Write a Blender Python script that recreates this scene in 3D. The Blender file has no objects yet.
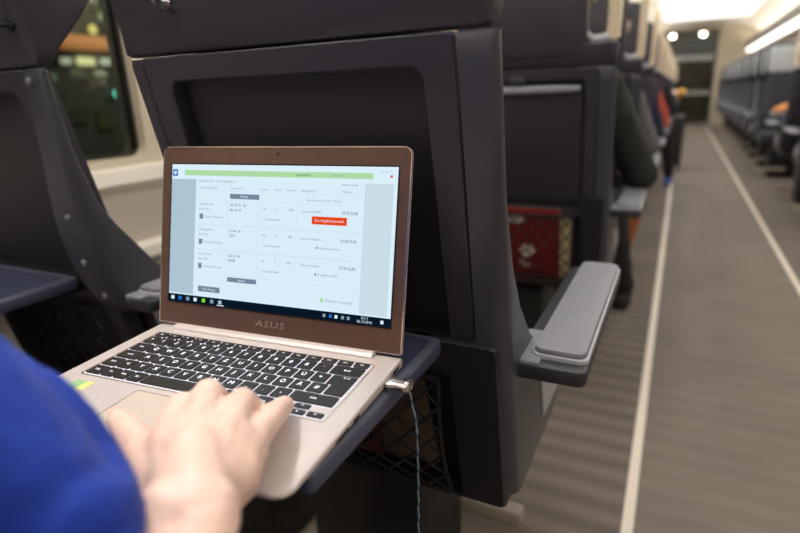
import bpy, bmesh, math, random
from mathutils import Vector, Matrix, noise
random.seed(7)
PI = math.pi
scn = bpy.context.scene
COL = scn.collection

# ------------------------------------------------------------------ materials
def s2l(c):
    return tuple((v / 12.92 if v <= .04045 else ((v + .055) / 1.055) ** 2.4) for v in (x / 255 for x in c))
def mat(name, rgb, rough=.5, metal=0., noise_amt=.0, noise_scale=40., bump=0., bump_scale=200., emit=None, es=0., coat=0., sheen=0., spec=.5, vec=None):
    m = bpy.data.materials.new(name); m.use_nodes = True
    nt = m.node_tree; b = nt.nodes['Principled BSDF']
    c = s2l(rgb) + (1,)
    b.inputs['Base Color'].default_value = c
    b.inputs['Roughness'].default_value = rough
    b.inputs['Metallic'].default_value = metal
    b.inputs['Coat Weight'].default_value = coat
    b.inputs['Sheen Weight'].default_value = sheen
    b.inputs['Specular IOR Level'].default_value = spec
    tc = nt.nodes.new('ShaderNodeTexCoord')
    mp = nt.nodes.new('ShaderNodeMapping'); nt.links.new(tc.outputs['Object'], mp.inputs['Vector'])
    if vec: mp.inputs['Scale'].default_value = vec
    if noise_amt > 0:
        n = nt.nodes.new('ShaderNodeTexNoise'); n.inputs['Scale'].default_value = noise_scale
        n.inputs['Detail'].default_value = 4
        nt.links.new(mp.outputs[0], n.inputs['Vector'])
        r = nt.nodes.new('ShaderNodeMapRange'); r.inputs['From Min'].default_value = .3; r.inputs['From Max'].default_value = .7
        r.inputs['To Min'].default_value = 1 - noise_amt; r.inputs['To Max'].default_value = 1 + noise_amt
        nt.links.new(n.outputs[0], r.inputs[0])
        h = nt.nodes.new('ShaderNodeVectorMath'); h.operation = 'SCALE'; h.inputs[0].default_value = c[:3]
        nt.links.new(r.outputs[0], h.inputs['Scale']); nt.links.new(h.outputs[0], b.inputs['Base Color'])
    if bump > 0:
        n2 = nt.nodes.new('ShaderNodeTexNoise'); n2.inputs['Scale'].default_value = bump_scale
        nt.links.new(mp.outputs[0], n2.inputs['Vector'])
        bp = nt.nodes.new('ShaderNodeBump'); bp.inputs['Strength'].default_value = bump; bp.inputs['Distance'].default_value = .002
        nt.links.new(n2.outputs[0], bp.inputs['Height']); nt.links.new(bp.outputs[0], b.inputs['Normal'])
    if emit:
        b.inputs['Emission Color'].default_value = s2l(emit) + (1,)
        b.inputs['Emission Strength'].default_value = es
    return m
def emis(name, rgb, s):
    m = bpy.data.materials.new(name); m.use_nodes = True
    nt = m.node_tree; nt.nodes.clear()
    e = nt.nodes.new('ShaderNodeEmission'); e.inputs[0].default_value = s2l(rgb) + (1,); e.inputs[1].default_value = s
    o = nt.nodes.new('ShaderNodeOutputMaterial'); nt.links.new(e.outputs[0], o.inputs[0])
    return m
def glassmat(name, tint, rough=.0, ior=1.45):
    m = bpy.data.materials.new(name); m.use_nodes = True
    nt = m.node_tree; nt.nodes.clear()
    t = nt.nodes.new('ShaderNodeBsdfTransparent'); t.inputs[0].default_value = tint + (1,)
    g = nt.nodes.new('ShaderNodeBsdfGlossy'); g.inputs['Roughness'].default_value = rough
    f = nt.nodes.new('ShaderNodeFresnel'); f.inputs[0].default_value = ior
    x = nt.nodes.new('ShaderNodeMixShader'); o = nt.nodes.new('ShaderNodeOutputMaterial')
    nt.links.new(f.outputs[0], x.inputs[0]); nt.links.new(t.outputs[0], x.inputs[1]); nt.links.new(g.outputs[0], x.inputs[2])
    nt.links.new(x.outputs[0], o.inputs[0])
    return m

M = {}
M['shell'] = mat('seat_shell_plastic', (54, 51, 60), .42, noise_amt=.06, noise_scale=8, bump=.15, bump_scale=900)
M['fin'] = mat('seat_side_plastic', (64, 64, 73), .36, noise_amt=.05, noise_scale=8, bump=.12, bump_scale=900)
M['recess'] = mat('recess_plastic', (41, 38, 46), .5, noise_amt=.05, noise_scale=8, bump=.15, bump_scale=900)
M['black'] = mat('black_plastic', (28, 28, 30), .5, bump=.1)
M['lower'] = mat('lower_panel_shade', (30, 30, 35), .45, bump=.1, bump_scale=900)  # near-black colour stands in for the shade on the lower back face
M['net'] = mat('net_cord', (20, 20, 22), .8)
M['tray'] = mat('tray_plastic', (72, 77, 102), .38, noise_amt=.06, noise_scale=10, bump=.1, bump_scale=700)
M['trayrim'] = mat('tray_rim_highlight', (96, 100, 118), .35)  # lighter than the tray: the bevel's highlight is put into the colour
M['pad'] = mat('armrest_pad', (128, 129, 136), .55, noise_amt=.04, noise_scale=30, bump=.2, bump_scale=500)
M['rim'] = mat('armrest_rim', (176, 177, 184), .35)
M['arm'] = mat('armrest_body', (44, 44, 50), .42)
M['cushion'] = mat('seat_fabric', (54, 54, 64), .9, noise_amt=.15, noise_scale=300, bump=.4, bump_scale=500, sheen=.2)
M['head'] = mat('headrest_leather', (222, 205, 178), .55, noise_amt=.05, noise_scale=15, bump=.1)
M['headlight'] = mat('pale_headrest_cloth', (190, 196, 198), .6, noise_amt=.05, noise_scale=15, bump=.1)
M['chrome'] = mat('chrome', (215, 210, 205), .18, 1.)
M['bolt'] = mat('bolt_grey', (110, 110, 116), .35)
M['foot'] = mat('beige_enamel', (170, 158, 145), .45)
M['alu'] = mat('champagne_aluminium', (214, 203, 199), .42, .3, noise_amt=.03, noise_scale=60, bump=.06, bump_scale=1500)
M['alu_pad'] = mat('touchpad_surface', (218, 203, 190), .35, .3)
M['edge'] = mat('polished_edge', (235, 222, 210), .2, .9)
M['bezel'] = mat('brown_bezel', (98, 74, 63), .3, .25, noise_amt=.06, noise_scale=30, vec=(1, 1, 1))
M['key'] = mat('key_black', (28, 24, 22), .45, bump=.05)
M['legend'] = mat('key_legend', (235, 235, 235), .5, emit=(235, 238, 255), es=1.0)
M['glow'] = mat('key_backlight', (220, 220, 230), .5, emit=(225, 228, 255), es=.7)
M['port'] = mat('port_dark', (20, 20, 22), .3, .3)
M['carpetl'] = None
M['white'] = mat('white_panel', (236, 230, 218), .5, noise_amt=.02, noise_scale=4)
M['grey_panel'] = mat('grey_wall_panel', (196, 186, 174), .55, noise_amt=.03, noise_scale=6)
M['beige'] = mat('beige_panel', (208, 197, 176), .5, noise_amt=.03, noise_scale=6)
M['taupe'] = mat('taupe_trim', (112, 104, 96), .5)
M['darkframe'] = mat('dark_window_frame', (40, 40, 38), .4)
M['skin'] = mat('skin', (236, 200, 184), .5, noise_amt=.07, noise_scale=45, bump=.25, bump_scale=260)
M['skin'].node_tree.nodes['Principled BSDF'].inputs['Subsurface Weight'].default_value = .12
M['skin'].node_tree.nodes['Principled BSDF'].inputs['Subsurface Radius'].default_value = (.012, .005, .003)
M['nail'] = mat('fingernail', (236, 190, 176), .3)
M['blue'] = mat('blue_pullover', (14, 54, 160), .85, noise_amt=.12, noise_scale=260, bump=.5, bump_scale=420, sheen=.04)
M['cordb'] = mat('teal_cord', (46, 84, 108), .6, noise_amt=.25, noise_scale=300)
M['cordw'] = mat('pale_cord', (190, 200, 205), .6)
M['glass'] = glassmat('window_glass', (.86, .9, .88))
M['doorglass'] = glassmat('door_glass', (.62, .63, .58))
for nm, c in dict(jacket=(42, 43, 42), hairb=(92, 66, 44), hairk=(34, 28, 26), trousers=(34, 36, 42), whitecloth=(104, 102, 104), redcloth=(196, 84, 66),
                  tan=(168, 104, 62), navy=(34, 40, 66), bluecloth=(92, 110, 190), yellow=(226, 170, 40), shoe=(48, 46, 46), jeans=(60, 74, 100), orange=(222, 150, 92)).items():
    M[nm] = mat(nm, c, .8, noise_amt=.1, noise_scale=60, bump=.3, bump_scale=200)

# ------------------------------------------------------------------ helpers
def link(name, me, parent=None):
    o = bpy.data.objects.new(name, me); COL.objects.link(o)
    if parent: o.parent = parent
    return o
def mk(name, bm, ms, parent=None, smooth=True, ang=35):
    bmesh.ops.recalc_face_normals(bm, faces=bm.faces)
    me = bpy.data.meshes.new(name); bm.to_mesh(me); bm.free()
    for m in (ms if isinstance(ms, (list, tuple)) else [ms]): me.materials.append(m)
    if smooth:
        me.polygons.foreach_set('use_smooth', [True] * len(me.polygons))
        try: me.set_sharp_from_angle(angle=math.radians(ang))
        except Exception: pass
    return link(name, me, parent)
def root(name, label, cat, loc=(0, 0, 0), rz=0, group=None):
    o = link(name, None); o.location = loc; o.rotation_euler = (0, 0, rz)
    o['label'] = label; o['category'] = cat
    if group: o['group'] = group
    return o
def tag(o, label, cat, group=None):
    o['label'] = label; o['category'] = cat
    if group: o['group'] = group
    return o
def struct(name, bm, ms, parent=None, smooth=False):
    o = mk(name, bm, ms, parent, smooth)
    if not parent: o['kind'] = 'structure'
    return o
def clone(o, parent=None):
    c = o.copy(); COL.objects.link(c); c.parent = parent
    for ch in list(o.children): clone(ch, c)
    return c
def box(bm, x0, x1, y0, y1, z0, z1, bev=0., seg=2, mi=0, mtx=None):
    r = bmesh.ops.create_cube(bm, size=1.)
    vs = r['verts']
    bmesh.ops.scale(bm, vec=(x1 - x0, y1 - y0, z1 - z0), verts=vs)
    bmesh.ops.translate(bm, vec=((x0 + x1) / 2, (y0 + y1) / 2, (z0 + z1) / 2), verts=vs)
    fs = set(f for v in vs for f in v.link_faces)
    for f in fs: f.material_index = mi
    if bev > 0:
        es = list(set(e for v in vs for e in v.link_edges))
        rr = bmesh.ops.bevel(bm, geom=es, offset=bev, segments=seg, profile=.5, affect='EDGES')
        vs = list(set(rr['verts']) | set(v for v in vs if v.is_valid))
        for f in rr['faces']: f.material_index = mi
    if mtx is not None: bmesh.ops.transform(bm, matrix=mtx, verts=[v for v in vs if v.is_valid])
    return vs
def rrect(x0, x1, z0, z1, r, n=5):
    pts = []
    for cx, cz, a0 in ((x1 - r, z1 - r, 0), (x0 + r, z1 - r, 90), (x0 + r, z0 + r, 180), (x1 - r, z0 + r, 270)):
        for i in range(n + 1):
            a = math.radians(a0 + 90 * i / n); pts.append((cx + r * math.cos(a), cz + r * math.sin(a)))
    return pts
def rrect2(x0, x1, z0, z1, rt_, rb_, n=6):
    pts = []
    for cx, cz, a0, r in ((x1 - rt_, z1 - rt_, 0, rt_), (x0 + rt_, z1 - rt_, 90, rt_), (x0 + rb_, z0 + rb_, 180, rb_), (x1 - rb_, z0 + rb_, 270, rb_)):
        for i in range(n + 1):
            a = math.radians(a0 + 90 * i / n); pts.append((cx + r * math.cos(a), cz + r * math.sin(a)))
    return pts
def loops(bm, rings, cap0=True, cap1=True, mi=0):
    vr = [[bm.verts.new(p) for p in r] for r in rings]
    n = len(vr[0]); fs = []
    for a, b in zip(vr, vr[1:]):
        for i in range(n):
            fs.append(bm.faces.new((a[i], a[(i + 1) % n], b[(i + 1) % n], b[i])))
    if cap0: fs.append(bm.faces.new(vr[0]))
    if cap1: fs.append(bm.faces.new(list(reversed(vr[-1]))))
    for f in fs: f.material_index = mi
    return fs
def slab(bm, pts, f0, f1, r=0., mi=0):
    """prism of a 2D outline: f0/f1 map (a,b) to 3D at both depths, with a small edge softening r handled by inset"""
    if r > 0:
        cx = sum(p[0] for p in pts) / len(pts); cy = sum(p[1] for p in pts) / len(pts)
        def ins(k):
            out = []
            for x, y in pts:
                dx, dy = x - cx, y - cy
                out.append((cx + dx - math.copysign(min(k, abs(dx)), dx), cy + dy - math.copysign(min(k, abs(dy)), dy)))
            return out
        i1 = ins(r); i2 = ins(r * .3)
        def mix(p, t):
            a = Vector(f0(*p)); b = Vector(f1(*p)); d = (b - a); L = d.length
            return a + d * (t / L if L else 0), b - d * (t / L if L else 0)
        rings = [[mix(p, 0)[0] for p in i1], [mix(p, r * .3)[0] for p in i2], [mix(p, r)[0] for p in pts],
                 [mix(p, r)[1] for p in pts], [mix(p, r * .3)[1] for p in i2], [mix(p, 0)[1] for p in i1]]
        loops(bm, rings, mi=mi)
    else:
        loops(bm, [[f0(*p) for p in pts], [f1(*p) for p in pts]], mi=mi)
def tube(bm, pts, rad, n=8, mi=0, caps=True):
    pts = [Vector(p) for p in pts]; rings = []
    rad = rad if isinstance(rad, (list, tuple)) else [rad] * len(pts)
    up = Vector((0, 0, 1)); prev = None
    for i, p in enumerate(pts):
        d = (pts[min(i + 1, len(pts) - 1)] - pts[max(i - 1, 0)]).normalized()
        if prev is None:
            a = d.cross(up) if abs(d.z) < .95 else d.cross(Vector((1, 0, 0)))
        else: a = prev - d * prev.dot(d)
        a.normalize(); prev = a; b = d.cross(a)
        rings.append([p + (a * math.cos(2 * PI * k / n) + b * math.sin(2 * PI * k / n)) * rad[i] for k in range(n)])
    loops(bm, rings, caps, caps, mi)
def cyl(bm, c, r, h, axis='z', n=20, mi=0, r2=None):
    m = {'z': Matrix(), 'y': Matrix.Rotation(PI / 2, 4, 'X'), 'x': Matrix.Rotation(PI / 2, 4, 'Y')}[axis]
    rr = bmesh.ops.create_cone(bm, cap_ends=True, segments=n, radius1=r, radius2=r if r2 is None else r2, depth=h, matrix=Matrix.Translation(c) @ m)
    for v in rr['verts']:
        for f in v.link_faces: f.material_index = mi
def ball(bm, c, r, sc=(1, 1, 1), n=12, mi=0, mtx=None):
    mm = Matrix.Translation(c) @ (mtx if mtx is not None else Matrix()) @ Matrix.Diagonal(Vector((*sc, 1)))
    rr = bmesh.ops.create_uvsphere(bm, u_segments=n * 2, v_segments=n, radius=r, matrix=mm)
    for v in rr['verts']:
        for f in v.link_faces: f.material_index = mi
def textmesh(txt, size, align='LEFT', spacing=1.):
    cu = bpy.data.curves.new('lettering', 'FONT'); cu.body = txt; cu.size = size; cu.align_x = align; cu.align_y = 'CENTER'
    cu.resolution_u = 2; cu.space_character = spacing
    o = bpy.data.objects.new('lettering', cu); COL.objects.link(o)
    dg = bpy.context.evaluated_depsgraph_get()
    me = bpy.data.meshes.new_from_object(o.evaluated_get(dg))
    bpy.data.objects.remove(o); bpy.data.curves.remove(cu)
    return me
def addtext(bm, txt, size, f, mi=0, align='LEFT', spacing=1.):
    """f maps (a,b) of the text plane to 3D"""
    me = textmesh(txt, size, align, spacing)
    vs = [bm.verts.new(f(v.co.x, v.co.y)) for v in me.vertices]
    for p in me.polygons:
        try:
            fc = bm.faces.new([vs[i] for i in p.vertices]); fc.material_index = mi
        except ValueError: pass
    bpy.data.meshes.remove(me)
def lerp_tab(tab, z):
    if z <= tab[0][0]: return tab[0][1:]
    for a, b in zip(tab, tab[1:]):
        if z <= b[0]:
            t = (z - a[0]) / (b[0] - a[0]); return tuple(a[i] + (b[i] - a[i]) * t for i in range(1, len(a)))
    return tab[-1][1:]

# organic bodies: tapered capsules fused by a voxel remesh
def capsule(bm, a, b, ra, rb, n=14, flat=None):
    a = Vector(a); b = Vector(b); d = b - a; L = d.length
    if L < 1e-5: ball(bm, a, ra, n=8); return
    d.normalize(); t = Vector((0, 0, 1)) if abs(d.z) < .9 else Vector((1, 0, 0))
    u = d.cross(t).normalized(); v = d.cross(u)
    rings = []
    for k in range(6):
        an = PI / 2 * (1 - k / 6.); rings.append((a - d * ra * math.sin(an), ra * math.cos(an) + 1e-4))
    rings.append((a, ra)); rings.append((b, rb))
    for k in range(1, 7):
        an = PI / 2 * k / 6.; rings.append((b + d * rb * math.sin(an), rb * math.cos(an) + 1e-4))
    loops(bm, [[c + (u * math.cos(2 * PI * i / n) + v * math.sin(2 * PI * i / n)) * r for i in range(n)] for c, r in rings])
def fuse(name, bm, m, parent, voxel=.004, smooth=4, post=None):
    me = bpy.data.meshes.new('form'); bm.to_mesh(me); bm.free()
    o = bpy.data.objects.new('form', me); COL.objects.link(o)
    r = o.modifiers.new('r', 'REMESH'); r.mode = 'VOXEL'; r.voxel_size = voxel
    s = o.modifiers.new('s', 'SMOOTH'); s.iterations = smooth; s.factor = .5
    dg = bpy.context.evaluated_depsgraph_get()
    out = bpy.data.meshes.new_from_object(o.evaluated_get(dg)); out.name = name
    bpy.data.objects.remove(o); bpy.data.meshes.remove(me)
    out.materials.clear(); out.materials.append(m)
    if post:
        nrm = [v.normal.copy() for v in out.vertices]
        for v, n in zip(out.vertices, nrm): v.co = post(v.co.copy(), n)
    out.polygons.foreach_set('use_smooth', [True] * len(out.polygons))
    return link(name, out, parent)

# ------------------------------------------------------------------ camera
FPX = 548.32
yaw, pitch, roll = .467579, .298982, -.036095
cp = Vector((.393915, -.447882, .994252))
fw = Vector((-math.sin(yaw) * math.cos(pitch), math.cos(yaw) * math.cos(pitch), -math.sin(pitch)))
r0 = Vector((math.cos(yaw), math.sin(yaw), 0)); u0 = r0.cross(fw)
rt = math.cos(roll) * r0 + math.sin(roll) * u0; upv = rt.cross(fw)
cam = bpy.data.cameras.new('camera'); co = bpy.data.objects.new('camera', cam); COL.objects.link(co)
co.matrix_world = Matrix(((rt.x, upv.x, -fw.x, cp.x), (rt.y, upv.y, -fw.y, cp.y), (rt.z, upv.z, -fw.z, cp.z), (0, 0, 0, 1)))
cam.sensor_width = 36; cam.lens = FPX / 800 * 36; cam.clip_start = .02; cam.clip_end = 200
cam.dof.use_dof = True; cam.dof.focus_distance = .585; cam.dof.aperture_fstop = 2.8
scn.camera = co

# ------------------------------------------------------------------ the carriage
YB, YE = -2.2, 16.8          # ends of the carriage floor in view
XL, XR, ZC = -.95, 2.35, 2.46
# floor
def floor_mat(name='striped_carpet', c1=(118, 107, 98), c2=(140, 128, 118)):
    m = bpy.data.materials.new(name); m.use_nodes = True
    nt = m.node_tree; b = nt.nodes['Principled BSDF']; b.inputs['Roughness'].default_value = .85
    tc = nt.nodes.new('ShaderNodeTexCoord'); sx = nt.nodes.new('ShaderNodeSeparateXYZ'); nt.links.new(tc.outputs['Object'], sx.inputs[0])
    w = nt.nodes.new('ShaderNodeTexWave'); w.bands_direction = 'Y'; w.inputs['Scale'].default_value = 3.6; w.inputs['Distortion'].default_value = .6
    w.inputs['Detail'].default_value = 2; w.inputs['Detail Scale'].default_value = 1.2
    nt.links.new(tc.outputs['Object'], w.inputs['Vector'])
    n = nt.nodes.new('ShaderNodeTexNoise'); n.inputs['Scale'].default_value = 5; n.inputs['Detail'].default_value = 5
    nt.links.new(tc.outputs['Object'], n.inputs['Vector'])
    f = nt.nodes.new('ShaderNodeTexNoise'); f.inputs['Scale'].default_value = 350
    nt.links.new(tc.outputs['Object'], f.inputs['Vector'])
    a = nt.nodes.new('ShaderNodeMix'); a.data_type = 'RGBA'
    a.inputs['A'].default_value = s2l(c1) + (1,); a.inputs['B'].default_value = s2l(c2) + (1,)
    nt.links.new(w.outputs[1], a.inputs['Factor'])
    c = nt.nodes.new('ShaderNodeMix'); c.data_type = 'RGBA'; c.blend_type = 'MULTIPLY'; c.inputs['Factor'].default_value = .35
    nt.links.new(a.outputs['Result'], c.inputs['A']); nt.links.new(n.outputs[0], c.inputs['B'])
    nt.links.new(c.outputs['Result'], b.inputs['Base Color'])
    bp = nt.nodes.new('ShaderNodeBump'); bp.inputs['Strength'].default_value = .4; bp.inputs['Distance'].default_value = .004
    nt.links.new(f.outputs[0], bp.inputs['Height']); nt.links.new(bp.outputs[0], b.inputs['Normal'])
    return m
def aisle_mat():
    return mat('aisle_carpet', (134, 119, 106), .8, noise_amt=.1, noise_scale=3, bump=.3, bump_scale=350)
bm = bmesh.new(); box(bm, XL - .1, .366, YB, 21, -.05, 0); box(bm, 1.036, XR + .1, YB, 21, -.05, 0)
fl = floor_mat(); am = floor_mat('aisle_carpet', (137, 126, 116), (143, 132, 122))
box(bm, .392, 1.010, YB, 21, -.05, 0, mi=1)
box(bm, .366, .392, YB, 21, -.05, .0, mi=2); box(bm, 1.010, 1.036, YB, 21, -.05, .0, mi=2)
struct('floor', bm, [fl, am, mat('pale_floor_strip', (240, 230, 214), .5)])
# ceiling: flat middle, sloped sides
bm = bmesh.new()
prof = [(XL - .1, 2.02), (-.60, 2.22), (-.35, 2.40), (-.2, ZC), (1.6, ZC), (1.75, 2.40), (2.0, 2.22), (XR + .1, 2.02)]
prof2 = [(x, z + .05) for x, z in reversed(prof)]
loops(bm, [[(x, y, z) for x, z in prof + prof2] for y in (YB, 21)])
struct('ceiling', bm, M['white'])
# long ceiling lamps
lampm = emis('lamp_diffuser', (255, 250, 244), 1.25)
def strip_lamp(x, z, w, y0, y1, label):
    r = root('ceiling_light', label, 'ceiling light', (x, (y0 + y1) / 2, z))
    b = bmesh.new(); L = (y1 - y0) / 2
    box(b, -w / 2, w / 2, -L, L, -.028, -.02); mk('diffuser', b, lampm, r, False)
    b = bmesh.new()
    box(b, -w / 2 - .015, -w / 2, -L - .015, L + .015, -.03, 0); box(b, w / 2, w / 2 + .015, -L - .015, L + .015, -.03, 0)
    box(b, -w / 2, w / 2, -L - .015, -L, -.03, 0); box(b, -w / 2, w / 2, L, L + .015, -.03, 0); box(b, -w / 2, w / 2, -L, L, -.02, -.0)
    mk('frame', b, M['white'], r, False)
strip_lamp(.70, ZC + .002, 1.66, -1.9, 14.6, 'broad lit diffuser panel in the ceiling over the aisle')
# luggage racks
for s, nm in ((1, 'right'), (-1, 'left')):
    X = lambda d: .70 + s * d     # distance from aisle centre
    r = root('luggage_rack', 'overhead luggage rack with a lit strip beneath, along the %s' % ('window side far across the aisle' if s > 0 else 'window wall above the near seats'), 'luggage rack', (X(1.0), 7, 1.85), group=None)
    o = Vector((X(1.0), 7, 1.85))
    def bx(b, d0, d1, y0, y1, z0, z1, bev=.0):
        xa, xb = sorted((X(d0), X(d1))); box(b, xa - o.x, xb - o.x, y0 - o.y, y1 - o.y, z0 - o.z, z1 - o.z, bev)
    b = bmesh.new(); bx(b, 1.02, 1.65, YB, 16.7, 1.90, 1.925); mk('shelf', b, M['white'], r, False)
    b = bmesh.new(); bx(b, .98, 1.02, YB, 16.7, 1.85, 2.03, .008); mk('front_rail', b, M['taupe'], r)
    b = bmesh.new(); bx(b, 1.02, 1.14, YB, 16.7, 1.86, 1.895); mk('lamp_housing', b, M['white'], r, False)
    b = bmesh.new()
    xa, xb = X(1.0), X(1.12)
    loops(b, [[(xa - o.x, y - o.y, 1.875 - o.z), (xa - o.x + s * .012, y - o.y, 1.80 - o.z), (xb - o.x, y - o.y, 1.785 - o.z), (xb - o.x, y - o.y, 1.86 - o.z)] for y in (YB + .05, 16.6)])
    mk('lamp_strip', b, emis('rack_lamp', (255, 249, 240), 2.2 if s > 0 else 9.), r, False)
    b = bmesh.new(); bx(b, 1.14, 1.28, YB + .1, 16.5, 1.925, 1.945, .003); mk('added_uplight', b, emis('uplight_glow', (255, 248, 238), 7.), r, False)  # glowing strip added behind the rail to brighten the ceiling
    for y in range(-1, 17, 2):
        b = bmesh.new(); bx(b, 1.0, 1.62, y - .012, y + .012, 1.925, 1.985, .003); mk('bracket', b, M['taupe'], r)
r = root('added_laptop_lamp', 'small round added lamp under the left luggage rack, brightening the laptop', 'lamp', (-.325, -.06, 1.902))  # lamp added to brighten the laptop and the hand
b = bmesh.new(); cyl(b, (0, 0, -.084), .034, .168); mk('lamp_housing', b, M['chrome'], r)
b = bmesh.new(); cyl(b, (0, 0, -.170), .026, .004); mk('lamp_lens', b, emis('lens_glow', (255, 244, 224), 20), r)
L = bpy.data.lights.new('laptop_fill_beam', 'SPOT'); L.energy = 20; L.color = (1, .97, .94); L.spot_size = 1.0; L.spot_blend = .8; L.shadow_soft_size = .05
lo = link('laptop_fill_beam', L, r); lo.location = (0, 0, -.18); lo.rotation_euler = (Vector((.42, -.18, -1)) * -1).to_track_quat('Z', 'Y').to_euler()
# side walls with windows
def side_wall(nm, x, sgn, wins, idx):
    b = bmesh.new()
    ys = [w[0] for w in wins] + [wins[-1][1]]
    z0, z1, za, zb = .84, 1.86, .862, 1.72
    T = .09
    for (ya, yb_, oa, ob) in wins:
        inner = rrect(oa, ob, za, zb, .036, 6); outer = rrect(ya, yb_, z0, z1, .001, 6)
        loops(b, [[(x, p, q) for p, q in outer], [(x, p, q) for p, q in inner], [(x - sgn * T * .55, p, q) for p, q in inner], [(x - sgn * T, p, q) for p, q in inner]], False, False, 2)  # window surround in beige: warm light painted into the wall colour
    # lower part with sill and heater ledge
    lo = [(x, z0), (x + sgn * .035, .835), (x + sgn * .045, .80), (x + sgn * .03, .775)]
    lo2 = [(x + sgn * .03, .775), (x + sgn * .03, .635)]
    lo3 = [(x + sgn * .03, .635), (x + sgn * .075, .63), (x + sgn * .08, .60), (x + sgn * .06, .585)]
    lo4 = [(x + sgn * .06, .585), (x + sgn * .06, 0.0)]
    for prof_, mi in ((lo, 0), (lo2, 1), (lo3, 0), (lo4, 1)):
        for (a, c), (d, e) in zip(prof_, prof_[1:]):
            f = b.faces.new([b.verts.new(p) for p in ((a, YB, c), (a, 17, c), (d, 17, e), (d, YB, e))]); f.material_index = mi
    f = b.faces.new([b.verts.new(p) for p in ((x, YB, z1), (x, 17, z1), (x, 17, 2.06), (x, YB, 2.06))])
    box(b, min(x - sgn * .13, x - sgn * .1), max(x - sgn * .13, x - sgn * .1), YB, 17, 0, z0); box(b, min(x - sgn * .13, x - sgn * .1), max(x - sgn * .13, x - sgn * .1), YB, 17, z1, 2.3)
    w = struct('wall_' + nm, b, [M['white'], M['grey_panel'], M['beige']], smooth=False)
    for k, (ya, yb_, oa, ob) in enumerate(wins):
        r = link('window_%d' % (idx + k), None); r['kind'] = 'structure'
        b = bmesh.new()
        o1 = rrect(oa + .002, ob - .002, za + .002, zb - .002, .034, 6); i1 = rrect(oa + .011, ob - .011, za + .011, zb - .011, .024, 6)
        loops(b, [[(x - sgn * .03, p, q) for p, q in o1], [(x - sgn * .03, p, q) for p, q in i1], [(x - sgn * .05, p, q) for p, q in i1], [(x - sgn * .05, p, q) for p, q in o1]], False, False)
        mk('window_frame', b, M['darkframe'], r, True)
        b = bmesh.new(); slab(b, i1, lambda p, q: (x - sgn * .038, p, q), lambda p, q: (x - sgn * .044, p, q)); mk('pane', b, M['glass'], r, False)
lw = [(-2.2, -1.28, -2.1, -1.45), (-1.28, .80, -1.12, .655), (.80, 2.8, .97, 2.63), (2.8, 4.8, 2.97, 4.63), (4.8, 8.8, 5, 8.6), (8.8, 12.8, 9, 12.6), (12.8, 17, 13, 16.6)]
side_wall('left', XL, 1, lw, 1)
side_wall('right', XR, -1, [(YB, 1.8, -2, 1.6), (1.8, 3.8, 2, 3.6), (3.8, 5.8, 4, 5.6), (5.8, 7.8, 6, 7.6), (7.8, 9.8, 8, 9.6), (9.8, 12.8, 10, 12.6), (12.8, 17, 13, 16.6)], 8)
# wall behind the camera
bm = bmesh.new(); box(bm, XL - .1, XR + .1, YB - .06, YB, 0, 2.5); struct('wall_back', bm, M['grey_panel'])
# end wall with glass doorway
bm = bmesh.new()
box(bm, XL - .1, -.22, YE, YE + .06, 0, 2.5); box(bm, 1.30, XR + .1, YE, YE + .06, 0, 2.5); box(bm, -.22, 1.30, YE, YE + .06, 2.40, 2.5)
struct('wall_end', bm, M['beige'])
bm = bmesh.new(); box(bm, 1.10, 1.30, YE - .05, YE, 0, 2.42, .01); box(bm, -.30, -.18, YE - .05, YE, 0, 2.42, .01); box(bm, -.3, 1.3, YE - .05, YE, 2.42, 2.5, .01)
struct('trim_1', bm, M['beige'])
dr = link('door_1', None); dr['kind'] = 'structure'
for (xa, xb) in ((-.18, 1.10),):
    b = bmesh.new(); box(b, xa + .03, xb - .03, YE - .02, YE - .01, .08, 2.36); mk('door_leaf', b, M['doorglass'], dr, False)
    b = bmesh.new()
    for q in ((xa, xa + .035, 0, 2.4), (xb - .035, xb, 0, 2.4)): box(b, q[0], q[1], YE - .035, YE, q[2], q[3])
    box(b, xa, xb, YE - .035, YE, 0, .08); box(b, xa, xb, YE - .035, YE, 2.36, 2.4); mk('door_frame', b, mat('door_frame_grey', (120, 118, 112), .4), dr, False)
    b = bmesh.new()
    for i in range(int((xb - xa - .1) / .055)):
        for zz, hh in ((1.66, .035), (1.73, .035), (.80, .03), (.86, .03)):
            box(b, xa + .05 + i * .055, xa + .09 + i * .055, YE - .024, YE - .021, zz, zz + hh)
    mk('door_stripes', b, mat('door_stripe_white', (235, 235, 232), .5), dr, False)
# vestibule beyond the door
bm = bmesh.new(); box(bm, XL, XR, 20.4, 20.5, 0, 2.5)
struct('wall_vestibule', bm, mat('vestibule_panel', (150, 142, 126), .5, noise_amt=.1, noise_scale=2))
bm = bmesh.new(); box(bm, -.5, -.45, YE + .06, 20.4, 0, 2.46); struct('wall_vestibule_side', bm, M['taupe'])
bm = bmesh.new(); box(bm, 1.5, 1.55, YE + .06, 20.4, 0, 2.46); struct('wall_vestibule_side_2', bm, M['taupe'])
for i, (x, l) in enumerate(((-.02, 'round bright spotlight beyond the glass door, nearer the left seats'), (.74, 'round bright spotlight beyond the glass door, nearer the right post'))):
    r = root('spotlight', l, 'ceiling light', (x, 18.0, 2.46), group='spotlights beyond the glass door')
    b = bmesh.new(); cyl(b, (0, 0, -.03), .075, .06); mk('housing', b, M['white'], r)
    b = bmesh.new(); ball(b, (0, 0, -.075), .06, (1, 1, .9), 8); mk('bulb', b, emis('spot_bulb', (255, 248, 235), 60), r)
b = bmesh.new(); box(b, .38, .66, 20.36, 20.40, 2.02, 2.16, .01)
tag(mk('sign_panel', b, mat('blue_sign', (70, 90, 160), .4), None), 'small plain blue panel on the far wall behind the glass door', 'sign')

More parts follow.
